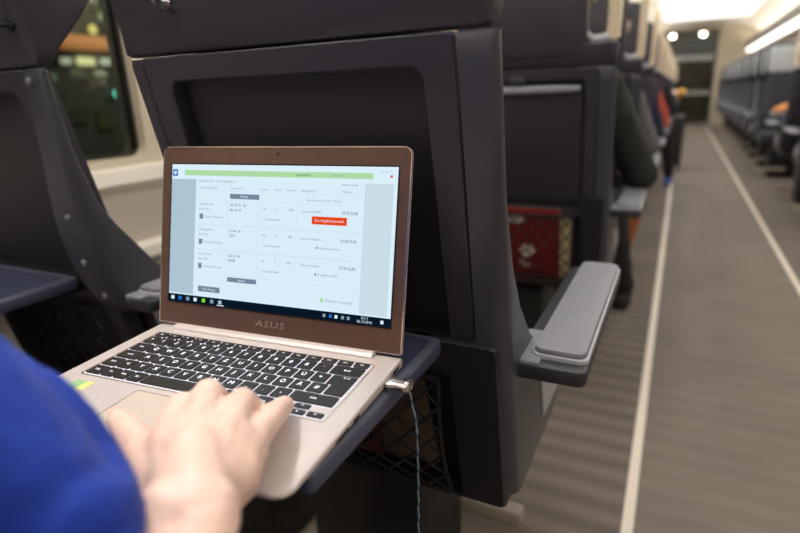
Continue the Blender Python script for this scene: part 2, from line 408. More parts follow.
# ------------------------------------------------------------------ outside at night
bm = bmesh.new(); box(bm, -40, -1.3, -10, 40, -1.2, -1.0); struct('ground', bm, mat('night_ground', (70, 72, 66), .8, noise_amt=.3, noise_scale=1))
bl = root('station_building', 'dark building with lit windows seen through the window between the seats', 'building', (-9.5, 7, -1))
O = Vector((-9.5, 7, -1))
b = bmesh.new(); box(b, -4, .3, -9, 16, 0, 7); mk('facade', b, mat('facade_night', (58, 60, 50), .8, noise_amt=.25, noise_scale=.8), bl, False)
def outlight(y, z, w, h, rgb, s, nm='lit_window', rnd=False):
    b = bmesh.new()
    if rnd: ball(b, (.42, y - O.y, z - O.z), w / 2, (.5, 1, 1), 8)
    else:
        box(b, .3, .36, y - w / 2 - O.y, y + w / 2 - O.y, z - h / 2 - O.z, z + h / 2 - O.z)
    mk(nm, b, emis(nm + '_glow', rgb, s), bl, rnd)
outlight(6.05, 1.79, .16, .11, (190, 196, 165), .7); outlight(6.42, 1.80, .32, .13, (214, 212, 150), 1.0); outlight(6.82, 1.81, .2, .12, (200, 205, 175), .8)
outlight(6.66, 1.60, .2, .1, (180, 190, 150), .5); outlight(6.2, 1.62, .16, .08, (150, 160, 120), .3)
outlight(5.75, 1.52, .1, .1, (150, 160, 130), .3); outlight(6.87, 1.25, .14, .14, (110, 220, 190), 1.6, 'signal_lamp', True)
outlight(6.60, 2.33, .16, .16, (236, 214, 120), .9, 'outside_lamp', True); outlight(6.3, 2.85, .8, .2, (90, 96, 70), .2); outlight(6.95, 2.58, .16, .12, (210, 215, 160), .6)
outlight(6.0, .9, .5, .3, (70, 74, 52), .25); outlight(6.6, .8, .3, .35, (80, 84, 50), .25); outlight(5.6, 2.7, 1.6, .25, (110, 100, 60), .16)
outlight(6.7, 2.75, .35, .2, (140, 130, 90), .3)
b = bmesh.new(); box(b, .3, .75, -1.6, 1.1, 2.98, 3.18, .02); mk('awning', b, mat('orange_awning', (205, 130, 70), .6, emit=(215, 140, 70), es=.28), bl)  # slight glow of its own stands in for lamplight on the awning
b = bmesh.new()
for k in range(12): box(b, .3, .4, -8 + k * 2, -7.9 + k * 2, 0, 7)
mk('pilaster', b, mat('pilaster_night', (84, 82, 66), .8), bl, False)

sl = root('outside_lamp', 'added lamp brightening the dark building outside the window', 'added lamp', (-6.4, 8.4, -1.0))  # lamp and pole added to brighten the facade
b = bmesh.new(); cyl(b, (0, 0, 2.4), .05, 4.8); mk('pole', b, M['taupe'], sl)
b = bmesh.new(); ball(b, (0, 0, 4.9), .16, (1, 1, .5), 8); mk('lamp_head', b, emis('added_lamp_glow', (255, 236, 190), 12), sl)
L = bpy.data.lights.new('facade_fill_light', 'POINT'); L.energy = 420; L.color = (1, .95, .78); L.shadow_soft_size = .2
lo = link('facade_fill_light', L, sl); lo.location = (0, 0, 4.7)
# ------------------------------------------------------------------ seats
def yb(z): return .045 + (1.055 - z) * .218
FIN_A = [(.46, .180, .43), (.475, .172, .47), (.5, .165, .49), (.55, .154, .485), (.6, .142, .42), (.65, .128, .290), (.69, .119, .226), (.75, .107, .168), (.81, .095, .130), (.89, .080, .098), (.99, .06, .079), (1.040, .049, .068), (1.0485, .052, .066)]
FIN_I = [(.655, .150, .235), (.665, .118, .262), (.68, .104, .252), (.70, .094, .222), (.735, .078, .182), (.78, .067, .148), (.814, .062, .122), (.851, .060, .098), (.92, .056, .078), (.943, .055, .073), (.99, .052, .066), (1.040, .047, .060), (1.0485, .050, .058)]
FIN_J = [(z, max(y, yb(z)), max(f, yb(z) + .012)) for z, y, f in FIN_I]
def fin(name, tab, x0, x1, parent, side, widen=None, mt='fin'):
    b = bmesh.new(); rings = []
    zs = sorted(set([t[0] for t in tab] + [tab[0][0] + (tab[-2][0] - tab[0][0]) * k / 22 for k in range(23)]))
    for z in zs:
        ya, yf = lerp_tab(tab, z)
        r = min(.022, (yf - ya) * .45); r2 = min(.006, (yf - ya) * .3)
        xa = x0 - (widen(z) if widen else 0)
        p = [(xa, ya + .0)]
        for k in range(7):
            a = -PI / 2 + PI / 2 * k / 6; p.append((x1 - r + r * math.cos(a), ya + r + r * math.sin(a)))
        for k in range(4):
            a = PI / 2 * k / 3; p.append((x1 - r2 + r2 * math.cos(a), yf - r2 + r2 * math.sin(a)))
        p.append((xa, yf))
        rings.append([(side * q[0], q[1], z) for q in p])
    loops(b, rings)
    return mk(name, b, M[mt], parent, True, 50)
def add_net(parent, zt, zb_):
    b = bmesh.new()
    W = .15; n = 8; step = 2 * W / n
    def P(x, z):
        t = (zt - z) / (zt - zb_)
        return (x, yb(z) - .012 - .035 * math.sin(PI * min(1, max(0, t))) * (1 - (x / W) ** 2 * .6), z)
    H = zt - zb_; m = int(round(H / (step * 1.15)))
    hz = H / m
    for sgn in (1, -1):
        for k in range(-m, n + m + 1):
            pts = []
            for j in range(0, m * 2 + 1):
                x = -W + k * step + sgn * j * step / 2; z = zt - j * hz / 2
                if -W - 1e-6 <= x <= W + 1e-6: pts.append(P(x, z))
            if len(pts) > 1: tube(b, pts, .0022, 4)
    for z in (zt, zb_): tube(b, [P(-W + 2 * W * i / 12, z) for i in range(13)], .005, 6)
    for x in (-W, W): tube(b, [P(x, zt - H * i / 8) for i in range(9)], .003, 6)
    return mk('pocket_net', b, M['net'], parent)
def build_tray(parent, down):
    b = bmesh.new()
    W = .165
    if down:
        # 0.72 top, from y=.11 (hinge) to y=-.168
        pts = rrect(-W, W, -.168, .098, .006, 5)
        slab(b, pts, lambda x, y: (x, y, .702), lambda x, y: (x, y, .720), .004)
        t = mk('tray_table', b, M['tray'], parent, True, 40)
        b = bmesh.new(); o1 = rrect(-W, W, -.168, .098, .006, 5); i1 = rrect(-W + .012, W - .012, -.156, .091, .004, 5)
        loops(b, [[(x, y, .7195) for x, y in o1], [(x, y, .7235) for x, y in rrect(-W + .002, W - .002, -.166, .096, .005, 5)], [(x, y, .7235) for x, y in rrect(-W + .009, W - .009, -.159, .091, .004, 5)], [(x, y, .7203) for x, y in i1]], False, False)
        mk('tray_rim', b, M['trayrim'], t)
        b = bmesh.new(); box(b, -W + .02, -W + .05, .08, .125, .690, .715, .003); mk('hinge', b, M['black'], t)
        b = bmesh.new(); box(b, W - .05, W - .02, .08, .125, .690, .715, .003); mk('hinge', b, M['black'], t)
    else:
        pts = rrect(-W + .002, W - .002, .70, 1.008, .014, 5)
        slab(b, pts, lambda x, z: (x, yb(z) + .014, z), lambda x, z: (x, yb(z) - .006, z), .004)
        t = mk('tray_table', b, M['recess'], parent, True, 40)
        b = bmesh.new(); tube(b, [(x, yb(1.0) - .008, 1.0) for x in (-W + .008, -.1, 0, .1, W - .008)], [.008, .011, .011, .011, .008], 10); mk('tray_lip_highlight', b, M['pad'], t)  # pale colour paints the highlight along the folded tray's top edge
        b = bmesh.new(); box(b, -.02, .02, yb(1.02) - .012, yb(1.02) + .01, 1.01, 1.035, .003); mk('latch', b, M['black'], t)
    return t
def build_seat(label, kind, tray, name='train_seat', group=None, hook=(-.128, 1.103), top=1.105, dark=False):
    """kind 'aisle' or 'window'; back shell faces -y"""
    r = root(name, label, 'seat', group=group)
    # frame panel round the tray recess
    b = bmesh.new()
    outer = rrect(-.2, .2, .655, 1.0495, .004, 5); inner = rrect(-.168, .168, .692, 1.023, .016, 5); in2 = rrect(-.166, .166, .694, 1.021, .015, 5)
    loops(b, [[(x, yb(z) + .04, z) for x, z in outer], [(x, yb(z) + .002, z) for x, z in outer], [(x, yb(z), z) for x, z in rrect(-.1985, .1985, .657, 1.0475, .004, 5)],
              [(x, yb(z), z) for x, z in inner], [(x, yb(z) + .003, z) for x, z in in2], [(x, yb(z) + .022, z) for x, z in in2]], False, True)
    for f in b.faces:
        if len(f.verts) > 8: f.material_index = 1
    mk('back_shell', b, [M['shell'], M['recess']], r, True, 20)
    # lower back panel behind the net
    b = bmesh.new(); slab(b, rrect(-.2, .2, .43, .66, .01, 4), lambda x, z: (x, yb(z) + .03, z), lambda x, z: (x, yb(z) + .05, z), .003); mk('pocket_panel', b, M['black'], r)
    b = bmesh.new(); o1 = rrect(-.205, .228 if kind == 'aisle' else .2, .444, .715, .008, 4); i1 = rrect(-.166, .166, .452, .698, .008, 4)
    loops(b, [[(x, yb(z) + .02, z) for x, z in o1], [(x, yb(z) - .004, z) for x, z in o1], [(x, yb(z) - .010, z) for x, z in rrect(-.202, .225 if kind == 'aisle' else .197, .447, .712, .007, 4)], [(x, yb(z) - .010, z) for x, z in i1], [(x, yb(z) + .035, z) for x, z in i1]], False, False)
    mk('shaded_lower_panel', b, M['lower'], r, True, 40)
    add_net(r, .655, .454)
    wid = lambda z: .016 if z < .715 else 0
    if kind == 'aisle':
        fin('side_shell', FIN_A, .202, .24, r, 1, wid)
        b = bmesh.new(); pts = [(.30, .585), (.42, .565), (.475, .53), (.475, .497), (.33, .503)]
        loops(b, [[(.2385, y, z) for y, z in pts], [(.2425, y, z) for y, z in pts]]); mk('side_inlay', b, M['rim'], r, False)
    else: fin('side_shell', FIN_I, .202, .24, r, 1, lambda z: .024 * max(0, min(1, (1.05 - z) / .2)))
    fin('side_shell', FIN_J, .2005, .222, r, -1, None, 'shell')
    # upper shell
    b = bmesh.new(); rings = []
    us = [(1.0515, -.003, .064, .050), (1.055, 0, .070, .0455), (1.08, .001, .092, .0395), (1.10, .002, .110, .0352), (1.12, .003, .128, .031), (1.15, .004, .152, .025), (1.18, .004, .160, .018)]
    us = [u for u in us if u[0] < top - .004]; us.append((top - .003,) + us[-1][1:]); us.append((top, us[-1][1] - .003, us[-1][2] - .003, us[-1][3] + .003))
    for z, dw, yf, ya in us:
        rings.append([(x, y, z) for x, y in rrect(-.224 - dw, .236 + dw, ya, yf, .012 if yf - ya > .03 else .004, 4)])
    loops(b, rings)
    mk('upper_shell', b, M['shell'], r, True, 40)
    b = bmesh.new(); pts = rrect(-.165, .165, top - .03, 1.44, .05, 6)
    slab(b, pts, lambda x, z: (x, .026 - (z - 1.15) * .12, z), lambda x, z: (x, .075 - (z - 1.15) * .10, z), .01); mk('headrest_shell', b, M['shell'], r)
    b = bmesh.new(); pts = rrect(-.150, .150, 1.12, 1.40, .05, 6)
    slab(b, pts, lambda x, z: (x, .06 - (z - 1.15) * .1, z), lambda x, z: (x, .135 - (z - 1.15) * .08, z), .02); hp = mk('headrest', b, M['headlight'] if dark else M['head'], r)
    for s in (-1, 1):
        b = bmesh.new()
        pts = [(.085, top + .004), (.165, top + .012), (.185, 1.22), (.180, 1.32), (.15, 1.385), (.10, 1.40), (.07, 1.36), (.075, 1.24)]
        loops(b, [[(s * (.205 if i in (0, 1) else .208), y, z) for i, (y, z) in enumerate(pts)], [(s * .232, y, z) for y, z in pts]])
        bmesh.ops.bevel(b, geom=b.edges[:], offset=.006, segments=2, affect='EDGES')
        mk('headrest_wing', b, M['shell'] if dark else M['head'], r)
        b = bmesh.new(); tube(b, [(s * .16, .06, top + .022), (s * .175, .07, top + .008), (s * .205, .09, top + .012), (s * .222, .14, top + .04)], .012, 8); mk('headrest_piping', b, M['rim'], hp)
    # backrest and seat cushions, base
    b = bmesh.new(); rings = []
    for z in (.48, .50, .56, .65, .75, .85, .95, 1.05, top - .015, top - .002):
        k = 1 if .5 < z < top - .01 else .8; y0 = yb(z)
        hw = .16 if z < .8 else .145
        q = [(-hw * k, y0 + .043), (-hw * k * .97, y0 + .055)] + [(-hw * k * math.cos(PI * i / 14) * .93, y0 + .055 + .048 * k * math.sin(PI * i / 14) ** .5) for i in range(1, 14)] + [(hw * k * .97, y0 + .055), (hw * k, y0 + .043)]
        rings.append([(x, y, z) for x, y in q])
    loops(b, rings); mk('backrest', b, M['cushion'], r, True, 60)
    b = bmesh.new(); pts = rrect(-.198, .198, .25, .70, .04, 5)
    slab(b, pts, lambda x, y: (x, y, .40), lambda x, y: (x, y, .50 - .02 * abs(x) * 3), .02); mk('seat_cushion', b, M['cushion'], r)
    b = bmesh.new(); box(b, -.19, .13, .30, .64, .375, .41, .01); mk('seat_pan', b, M['black'], r)
    b = bmesh.new(); box(b, *((-.215, .04) if kind == 'aisle' else (-.10, .31)), .30, .52, .0, .37, .02); mk('shade_pedestal', b, M['black'], r)  # black base, widened to stand in for the shade under the seat
    b = bmesh.new(); box(b, -.11, .165, .535, .575, .075, .115, .008); mk('foot_bar', b, M['foot'], r)
    # armrest
    def arm(x0, x1, padx0, s=1, y0=.165, y1=.675, ztop=.66):
        b = bmesh.new()
        pts = rrect(x0, x1, y0 + .025, y1, .012, 5)
        slab(b, pts, lambda x, y: (s * x, y, ztop - .031), lambda x, y: (s * x, y, ztop - .010), .004); a = mk('armrest', b, M['arm'], r)
        b = bmesh.new(); pts = rrect(padx0 - .003, x1 - .001, y0 + .045, y1 - .002, .013, 6)
        slab(b, pts, lambda x, y: (s * x, y, ztop - .012), lambda x, y: (s * x, y, ztop - .0035), .002); mk('armrest_rim', b, M['rim'], a)
        b = bmesh.new(); pts = rrect(padx0, x1 - .004, y0 + .048, y1 - .005, .012, 6)
        slab(b, pts, lambda x, y: (s * x, y, ztop - .006), lambda x, y: (s * x, y, ztop + .004), .004); mk('armrest_pad', b, M['pad'], a)
        b = bmesh.new(); box(b, *sorted((s * (x0 - .004), s * (x0 + .034))), y0 + .028, y0 + .13, ztop - .022, ztop - .0065, .004); mk('armrest_joint', b, M['pad'], a)
        return a
    if kind == 'aisle': arm(.230, .320, .252, 1, .140, .598, .684)
    else: arm(.2415, .300, .245, 1, .080, .60, .706)
    # bolts on the aisle-facing side of the window seats
    if kind == 'window':
        for z in (1.033, .837, .763, .700):
            y = lerp_tab(FIN_I, z)[0]
            b = bmesh.new(); cyl(b, (.213, y - .001, z), .0065, .004, 'y', 14); ball(b, (.213, y - .003, z), .0055, (1, .5, 1), 6); mk('bolt', b, M['bolt'], r)
    build_tray(r, tray == 'down')
    # coat hook on the upper shell
    if hook:
        hx, hz = hook; hy = .045 - (hz - 1.055) * .218
        b = bmesh.new(); cyl(b, (hx, hy - .002, hz), .008, .006, 'y'); tube(b, [(hx, hy - .004, hz), (hx, hy - .018, hz - .002), (hx, hy - .026, hz + .004), (hx, hy - .028, hz + .014)], [.003, .003, .003, .004], 8)
        mk('coat_hook', b, M['chrome'] if kind == 'aisle' else M['black'], r)
    return r
SX = .005; WX = -.635
seats = {}
s0 = build_seat('dark grey train seat whose lowered tray table holds the laptop', 'aisle', 'down', top=1.17); s0.location = (SX, 0, 0)
w0 = build_seat('dark grey window seat with lowered tray table, beside the seat holding the laptop', 'window', 'down', hook=(.222, 1.104), top=1.17); w0.location = (WX, 0, 0); [setattr(c_, 'location', (-.022, 0, 0)) for c_ in w0.children if c_.name.startswith('tray_table')]
s1 = build_seat('dark grey aisle seat with folded tray and red magazines in its net', 'aisle', 'up', hook=None); s1.location = (SX, 1.0, 0)
w1 = build_seat('dark grey window seat with folded tray, beside the seat with red magazines', 'window', 'up', hook=None); w1.location = (WX, 1.0, 0)
GL = 'aisle seats in the long row left of the aisle'
words = ['third', 'fourth', 'fifth', 'sixth', 'seventh', 'eighth', 'ninth', 'tenth', 'eleventh', 'twelfth', 'thirteenth', 'fourteenth', 'fifteenth']
for k in range(2, 15):
    c = clone(s1); c.location = (SX, k * 1.0, 0)
    c['label'] = 'dark seat with beige headrest left of the aisle, %s counting away from the laptop' % words[k - 2]; c['group'] = GL
for k in (2, 3):
    c = clone(w1); c.location = (WX, k * 1.0, 0); c['label'] = 'dark window seat left of the aisle, %s row counting from the laptop' % words[k - 2]; c['group'] = 'window seats left of the aisle'
# seat behind the tray, carrying the person with the laptop
c = clone(s1); c.location = (SX, -1.06, 0); c['label'] = 'dark seat the person in the blue pullover sits on'
# across the aisle
GR = 'seats in the row right of the aisle'
f1 = build_seat('dark seat with pale headrest across the aisle, facing the table with the orange bag', 'aisle', 'up', hook=None, dark=True); fw1 = build_seat('dark window seat across the aisle facing back, at the table with the orange bag', 'window', 'up', hook=None, dark=True)
def rseat(src, x, y, rz, label):
    c = clone(src); c.location = (x, y, 0); c.rotation_euler = (0, 0, rz); c['label'] = label; c['group'] = GR
    return c
RX = 1.40; RX2 = 2.03
# mirrored master for the right side (aisle side at -x when facing forward)
def mirror_seat(src, label):
    c = clone(src); c.scale = (-1, 1, 1); c['label'] = label; return c
for k, y in ((4, 3.95), (5, 4.95)):
    m_ = mirror_seat(s1, 'dark seat across the aisle, %s' % ('nearest one, only its armrest shows at the edge' if k == 4 else 'its back to the table with the orange bag')); m_.location = (RX, y, 0); m_['group'] = GR
m_ = mirror_seat(w1, 'dark window seat across the aisle, its back to the table with the orange bag'); m_.location = (RX2, 4.95, 0); m_['group'] = GR
for k in range(0, 9):
    lab = ('dark seat with pale headrest across the aisle, facing the table with the orange bag' if k == 0 else
          'dark seat across the aisle facing back, %s behind the one at the table' % ['', 'first', 'second', 'third', 'fourth', 'fifth', 'sixth', 'seventh', 'eighth'][k])
    if k == 0: c = f1; c.location = (RX - .03, 7.4, 0); c.rotation_euler = (0, 0, PI); c['group'] = GR
    else: rseat(f1, RX - .03, 7.4 + k * 1.0, PI, lab)
for k in range(0, 4):
    lab = 'dark window seat across the aisle facing back, %s' % ['at the table with the orange bag', 'one row behind the table seats', 'two rows behind the table seats', 'three rows behind the table seats'][k]
    if k == 0: c = fw1; c.location = (RX2, 7.4, 0); c.rotation_euler = (0, 0, PI); c['group'] = GR
    else: rseat(fw1, RX2, 7.4 + k, PI, lab)

# table across the aisle and the bag on it
tb = root('bay_table', 'grey table between facing seats across the aisle', 'table', (1.72, 6.15, 0))
b = bmesh.new(); slab(b, rrect(-.52, .58, -.27, .27, .06, 6), lambda x, y: (x, y, .70), lambda x, y: (x, y, .725), .006); mk('tabletop', b, M['pad'], tb)
b = bmesh.new(); box(b, .0, .06, -.05, .05, .0, .70, .01); box(b, -.12, .18, -.12, .12, 0, .02, .005); mk('leg', b, M['arm'], tb)
bg = root('paper_bag', 'orange tan paper bag lying on the grey table across the aisle', 'bag', (1.34, 6.08, .725))
b = bmesh.new(); rings = []
for t in range(9):
    x = -.14 + .28 * t / 8; w = .10 * (1 - .35 * abs(t - 4) / 4) ; h = .055 * (1 - .55 * abs(t - 4.3) / 4.3)
    rings.append([(x, w * math.cos(a) * (1 + .06 * math.sin(5 * a + t)), max(0, h + h * math.sin(a) * (1 + .08 * math.sin(3 * a + t * 2)))) for a in [2 * PI * i / 18 for i in range(18)]])
loops(b, rings); mk('bag_body', b, M['orange'], bg)
b = bmesh.new(); tube(b, [(.13, -.02, .05), (.17, -.03, .06), (.19, .0, .04), (.17, .03, .055), (.13, .02, .05)], .008, 6); mk('bag_twist', b, M['tan'], bg)

# magazines in the net of the second seat
def magazine(x, dy, z0, w, h, tilt, label, col1, col2, design):
    r = root('magazine', label, 'magazine', (SX + x, 1.0, z0), group='magazines in the seat pocket')
    yy = lambda z: yb(z0 + z) + dy
    b = bmesh.new()
    ca, sa = math.cos(tilt), math.sin(tilt)
    def F(d): return lambda x, z: (x * ca - z * sa, yy(z) + d, x * sa + z * ca)
    slab(b, rrect(-w / 2, w / 2, 0, h, .002, 2), F(0), F(.004)); mk('pages', b, mat('page_paper', (226, 214, 190), .7), r, False)
    b = bmesh.new()
    def quad(x0, x1, z0_, z1_, mi, d=-.0005):
        loops(b, [[F(d - .0003)(x, z) for x, z in ((x0, z0_), (x1, z0_), (x1, z1_), (x0, z1_))], [F(d)(x, z) for x, z in ((x0, z0_), (x1, z0_), (x1, z1_), (x0, z1_))]], mi=mi)
    quad(-w / 2, w / 2, 0, h, 0)
    if design:
        quad(-w / 2, w / 2, h - .05, h - .002, 1, -.001)
        loops(b, [[F(d)(-w / 2 + .028 + .028 * math.cos(q), h - .036 + .014 * math.sin(q)) for q in [2 * PI * j / 16 for j in range(16)]] for d in (-.0018, -.0013)], mi=2)
        for i in range(7):
            a = i * 2 * PI / 6; px, pz = (-.015 + .016 * math.cos(a), h * .42 + .016 * math.sin(a)) if i < 6 else (-.015, h * .42)
            loops(b, [[F(d)(px + .0075 * math.cos(q), pz + .0075 * math.sin(q)) for q in [2 * PI * j / 10 for j in range(10)]] for d in (-.0016, -.0011)], mi=2)
        quad(-.04, -.01, h * .25, h * .27, 2, -.001); quad(-.04, .01, h * .20, h * .215, 2, -.001)
    mk('cover', b, [mat('magazine_red', col1, .35), mat('magazine_orange', col2, .35), mat('magazine_white', (225, 215, 205), .4)], r, False)
    return r
magazine(.030, -.004, .440, .16, .235, .0, 'dark red magazine with a white flower mark in the second seat pocket', (118, 20, 24), (132, 30, 28), True)
magazine(.060, .008, .450, .15, .252, -.03, 'cream magazine standing behind the dark red one in the seat pocket', (206, 190, 150), (200, 190, 120), False)
# leaflet stuff in the near pocket
def leaflet(x, z0, w, h, tilt, dy, col, label):
    b = bmesh.new(); ca, sa = math.cos(tilt), math.sin(tilt)
    F = lambda d: (lambda x_, z_: (x_ * ca - z_ * sa, yb(z0 + z_) + d, x_ * sa + z_ * ca))
    slab(b, rrect(-w / 2, w / 2, 0, h, .002, 2), F(dy), F(dy + .004))
    o = mk('brochure', b, mat('brochure_' + str(col[0]), col, .5, noise_amt=.3, noise_scale=25), None, False); o.location = (SX + x, 0, z0)
    tag(o, label, 'brochure', 'brochures in the net under the laptop')
leaflet(.055, .49, .15, .20, .04, -.002, (104, 84, 70), 'tan brochure in the dark net pocket under the tray with the laptop')
leaflet(-.03, .49, .15, .17, -.05, -.010, (84, 34, 30), 'dark red brochure in the net pocket under the tray with the laptop')

# ------------------------------------------------------------------ laptop
A = .0843047; TILT = .248272
lap = root('laptop', 'open champagne coloured laptop showing a timetable page on the tray table', 'laptop', (0, 0, .7235), A)
ZT = .0125      # palm rest height above the feet
b = bmesh.new(); pts = rrect2(-.161, .161, -.223, 0, .003, .014)
def lowz(y): return .0015 + (.006 * max(0, (-y - .05)) / .17)
slab(b, pts, lambda x, y: (x, y, lowz(y)), lambda x, y: (x, y, ZT), .0022)
base = mk('base', b, M['alu'], lap, True, 30)
b = bmesh.new()
for x in (-.13, .13):
    for y in (-.025, -.19): cyl(b, (x, y, .001 if y > -.1 else .0035), .006, .0024 if y > -.1 else .007)
mk('rubber_feet', b, M['black'], base)
# ports along the right side
for y0, y1, z0, z1 in ((-.028, -.012, .0045, .009), (-.052, -.037, .0038, .0088), (-.118, -.106, .005, .0092), (-.150, -.126, .0068, .0092)):
    b = bmesh.new(); box(b, .1600, .1614, y0, y1, z0, z1, .0006); mk('side_port', b, M['port'], base)
# touchpad
b = bmesh.new(); slab(b, rrect(-.0555, .0555, -.212, -.141, .004, 4), lambda x, y: (x, y, ZT - .0006), lambda x, y: (x, y, ZT + .00025)); mk('touchpad', b, M['alu_pad'], base, False)
b = bmesh.new(); o1 = rrect(-.0562, .0562, -.2127, -.1403, .0046, 4); i1 = rrect(-.0552, .0552, -.2117, -.1413, .0038, 4)
loops(b, [[(x, y, ZT + .0001) for x, y in o1], [(x, y, ZT + .00045) for x, y in o1], [(x, y, ZT + .00045) for x, y in i1], [(x, y, ZT + .0001) for x, y in i1]], False, False)
mk('touchpad_edge', b, M['edge'], base, False)
# sticker left of the touchpad
b = bmesh.new()
for x0, x1, mi in ((-.132, -.118, 0), (-.118, -.109, 1)):
    box(b, x0, x1, -.158, -.143, ZT, ZT + .0004, mi=mi)
mk('sticker', b, [mat('sticker_green', (150, 190, 140), .4), mat('sticker_yellow', (222, 216, 130), .4)], base, False)
# hinge barrel
b = bmesh.new()
pr = [(-.0145, ZT - .001), (-.0135, ZT + .0022), (-.011, ZT + .0045), (-.007, ZT + .0052), (-.003, ZT + .0042), (-.0005, ZT + .001), (-.001, ZT - .003)]
loops(b, [[(x, y, z) for y, z in pr] for x in (-.131, -.1305, .1305, .131)]); mk('hinge', b, M['edge'] if False else M['alu'], lap, True, 30)
# keyboard
kb = bmesh.new(); slab(kb, rrect(-.1405, .1405, -.1325, -.0262, .003, 4), lambda x, y: (x, y, ZT - .0012), lambda x, y: (x, y, ZT + .00015))
kbo = mk('keyboard', kb, M['alu'], lap, False)
b = bmesh.new(); o1 = rrect(-.1415, .1415, -.1335, -.0252, .0035, 4); i1 = rrect(-.1402, .1402, -.1322, -.0265, .0028, 4)
loops(b, [[(x, y, ZT + .0001) for x, y in o1], [(x, y, ZT + .0007) for x, y in o1], [(x, y, ZT + .0007) for x, y in i1], [(x, y, ZT + .0001) for x, y in i1]], False, False)
mk('keyboard_edge', b, M['edge'], kbo, False)
KX0, KX1 = -.1385, .1385
def key(x0, x1, y0, y1, leg='', size=.0062, outline=None):
    """y0 (far) > y1 (near) in local y"""
    g = .0012
    b = bmesh.new()
    zb_, zt = ZT + .0002, ZT + .0020
    if outline is None:
        pts = rrect(x0 + g, x1 - g, y1 + g, y0 - g, .0013, 3); pt2 = rrect(x0 + g + .0004, x1 - g - .0004, y1 + g + .0004, y0 - g - .0004, .001, 3)
        und = rrect(x0 + g - .0005, x1 - g + .0005, y1 + g - .0005, y0 - g + .0005, .0016, 3)
    else:
        pts = outline; cx = sum(p[0] for p in pts) / len(pts); cy = sum(p[1] for p in pts) / len(pts)
        pt2 = [(p[0] - math.copysign(.0004, p[0] - cx), p[1] - math.copysign(.0004, p[1] - cy)) for p in pts]; und = [(p[0] + math.copysign(.0005, p[0] - cx), p[1] + math.copysign(.0005, p[1] - cy)) for p in pts]
    loops(b, [[(x, y, zb_) for x, y in pts], [(x, y, zt - .0004) for x, y in pts], [(x, y, zt) for x, y in pt2]], mi=0)
    loops(b, [[(x, y, zb_) for x, y in und], [(x, y, zb_ + .0002) for x, y in und]], mi=1)
    if leg:
        addtext(b, leg, size, lambda a, c: ((x0 + x1) / 2 + a, (y0 + y1) / 2 + c, zt + .00008), 2, 'CENTER')
    o = mk('key', b, [M['key'], M['glow'], M['legend']], kbo, False)
    return o
def row(y0, y1, ws, legs, x0=KX0, x1=KX1, size=.0078):
    T = sum(ws); x = x0
    for w, l in zip(ws, legs):
        xn = x + (x1 - x0) * w / T
        if l is not None: key(x, xn, y0, y1, l, size if len(l) < 2 else size * .5)
        x = xn
r0y = -.0268; hF = .0115; hR = .0186
row(r0y, r0y - hF, [1] * 15, ['Esc', 'F1', 'F2', 'F3', 'F4', 'F5', 'F6', 'F7', 'F8', 'F9', 'F10', 'F11', 'F12', 'Entf', 'Off'], size=.006)
y = r0y - hF
row(y, y - hR, [.85] + [1] * 12 + [1.9], ['^', '1', '2', '3', '4', '5', '6', '7', '8', '9', '0', 'ß', '´', 'Back'])
y -= hR
row(y, y - hR, [1.25] + [1] * 12 + [1.5], ['Tab', 'Q', 'W', 'E', 'R', 'T', 'Z', 'U', 'I', 'O', 'P', 'Ü', '+', None])
T1 = 14.75; ex0 = KX0 + (KX1 - KX0) * (13.25 / T1)
T2 = 14.75; ex1 = KX0 + (KX1 - KX0) * (13.6 / T2)
g = .0012
key(ex0, KX1, y, y - 2 * hR, '', outline=[(KX1 - g, y - g), (ex0 + g, y - g), (ex0 + g, y - hR + g), (ex1 + g, y - hR - .0), (ex1 + g, y - 2 * hR + g), (KX1 - g, y - 2 * hR + g)])
b = bmesh.new(); addtext(b, 'Enter', .0034, lambda a, c: ((ex1 + KX1) / 2 + a, y - .005 + c, ZT + .0021), 0, 'CENTER'); mk('key_lettering', b, M['legend'], kbo, False)
y -= hR
row(y, y - hR, [1.6] + [1] * 12 + [1.15], ['Lock', 'A', 'S', 'D', 'F', 'G', 'H', 'J', 'K', 'L', 'Ö', 'Ä', '#', None])
y -= hR
row(y, y - hR, [1.15] + [1] * 11 + [2.6], ['Shift', '<', 'Y', 'X', 'C', 'V', 'B', 'N', 'M', ',', '.', '-', 'Shift'])
y -= hR
row(y, y - hR, [1.05, .9, .9, .95, 5.0, .95, .95, .95], ['Strg', 'Fn', 'Win', 'Alt', '', 'AltGr', 'Ctx', 'Strg'], KX0, .0815)
ax = [.0840, .1022, .1204, .1385]
for i, l in ((0, '<'), (1, 'v'), (2, '>')): key(ax[i], ax[i + 1], y - hR * .5, y - hR, l, .005)
key(ax[1], ax[2], y, y - hR * .5, '^', .005)

# lid
L0 = (-.004, ZT + .0035)
lid = link('lid', None, lap); lid.location = (0, L0[0], L0[1]); lid.rotation_euler = (PI / 2 - TILT, 0, 0)
# lid local: x right, y up along the lid, z towards the viewer
LH = .214
b = bmesh.new(); slab(b, rrect2(-.161, .161, 0, LH, .009, .002), lambda x, y: (x, y, -.0055), lambda x, y: (x, y, -.0002), .0018); ls = mk('lid_back', b, M['alu'], lid, True, 30)
b = bmesh.new(); o1 = rrect2(-.161, .161, 0, LH, .009, .002); i1 = rrect2(-.1598, .1598, .0012, LH - .0012, .008, .0015)
loops(b, [[(x, y, -.001) for x, y in o1], [(x, y, .0006) for x, y in o1], [(x, y, .0006) for x, y in i1], [(x, y, -.001) for x, y in i1]], False, False)
mk('lid_edge', b, M['edge'], lid, False)
b = bmesh.new(); slab(b, rrect2(-.1598, .1598, .0012, LH - .0012, .008, .0015), lambda x, y: (x, y, -.0008), lambda x, y: (x, y, .0003)); mk('bezel', b, M['bezel'], lid, False)
D0 = .0278; DW = .147; DH = .1652
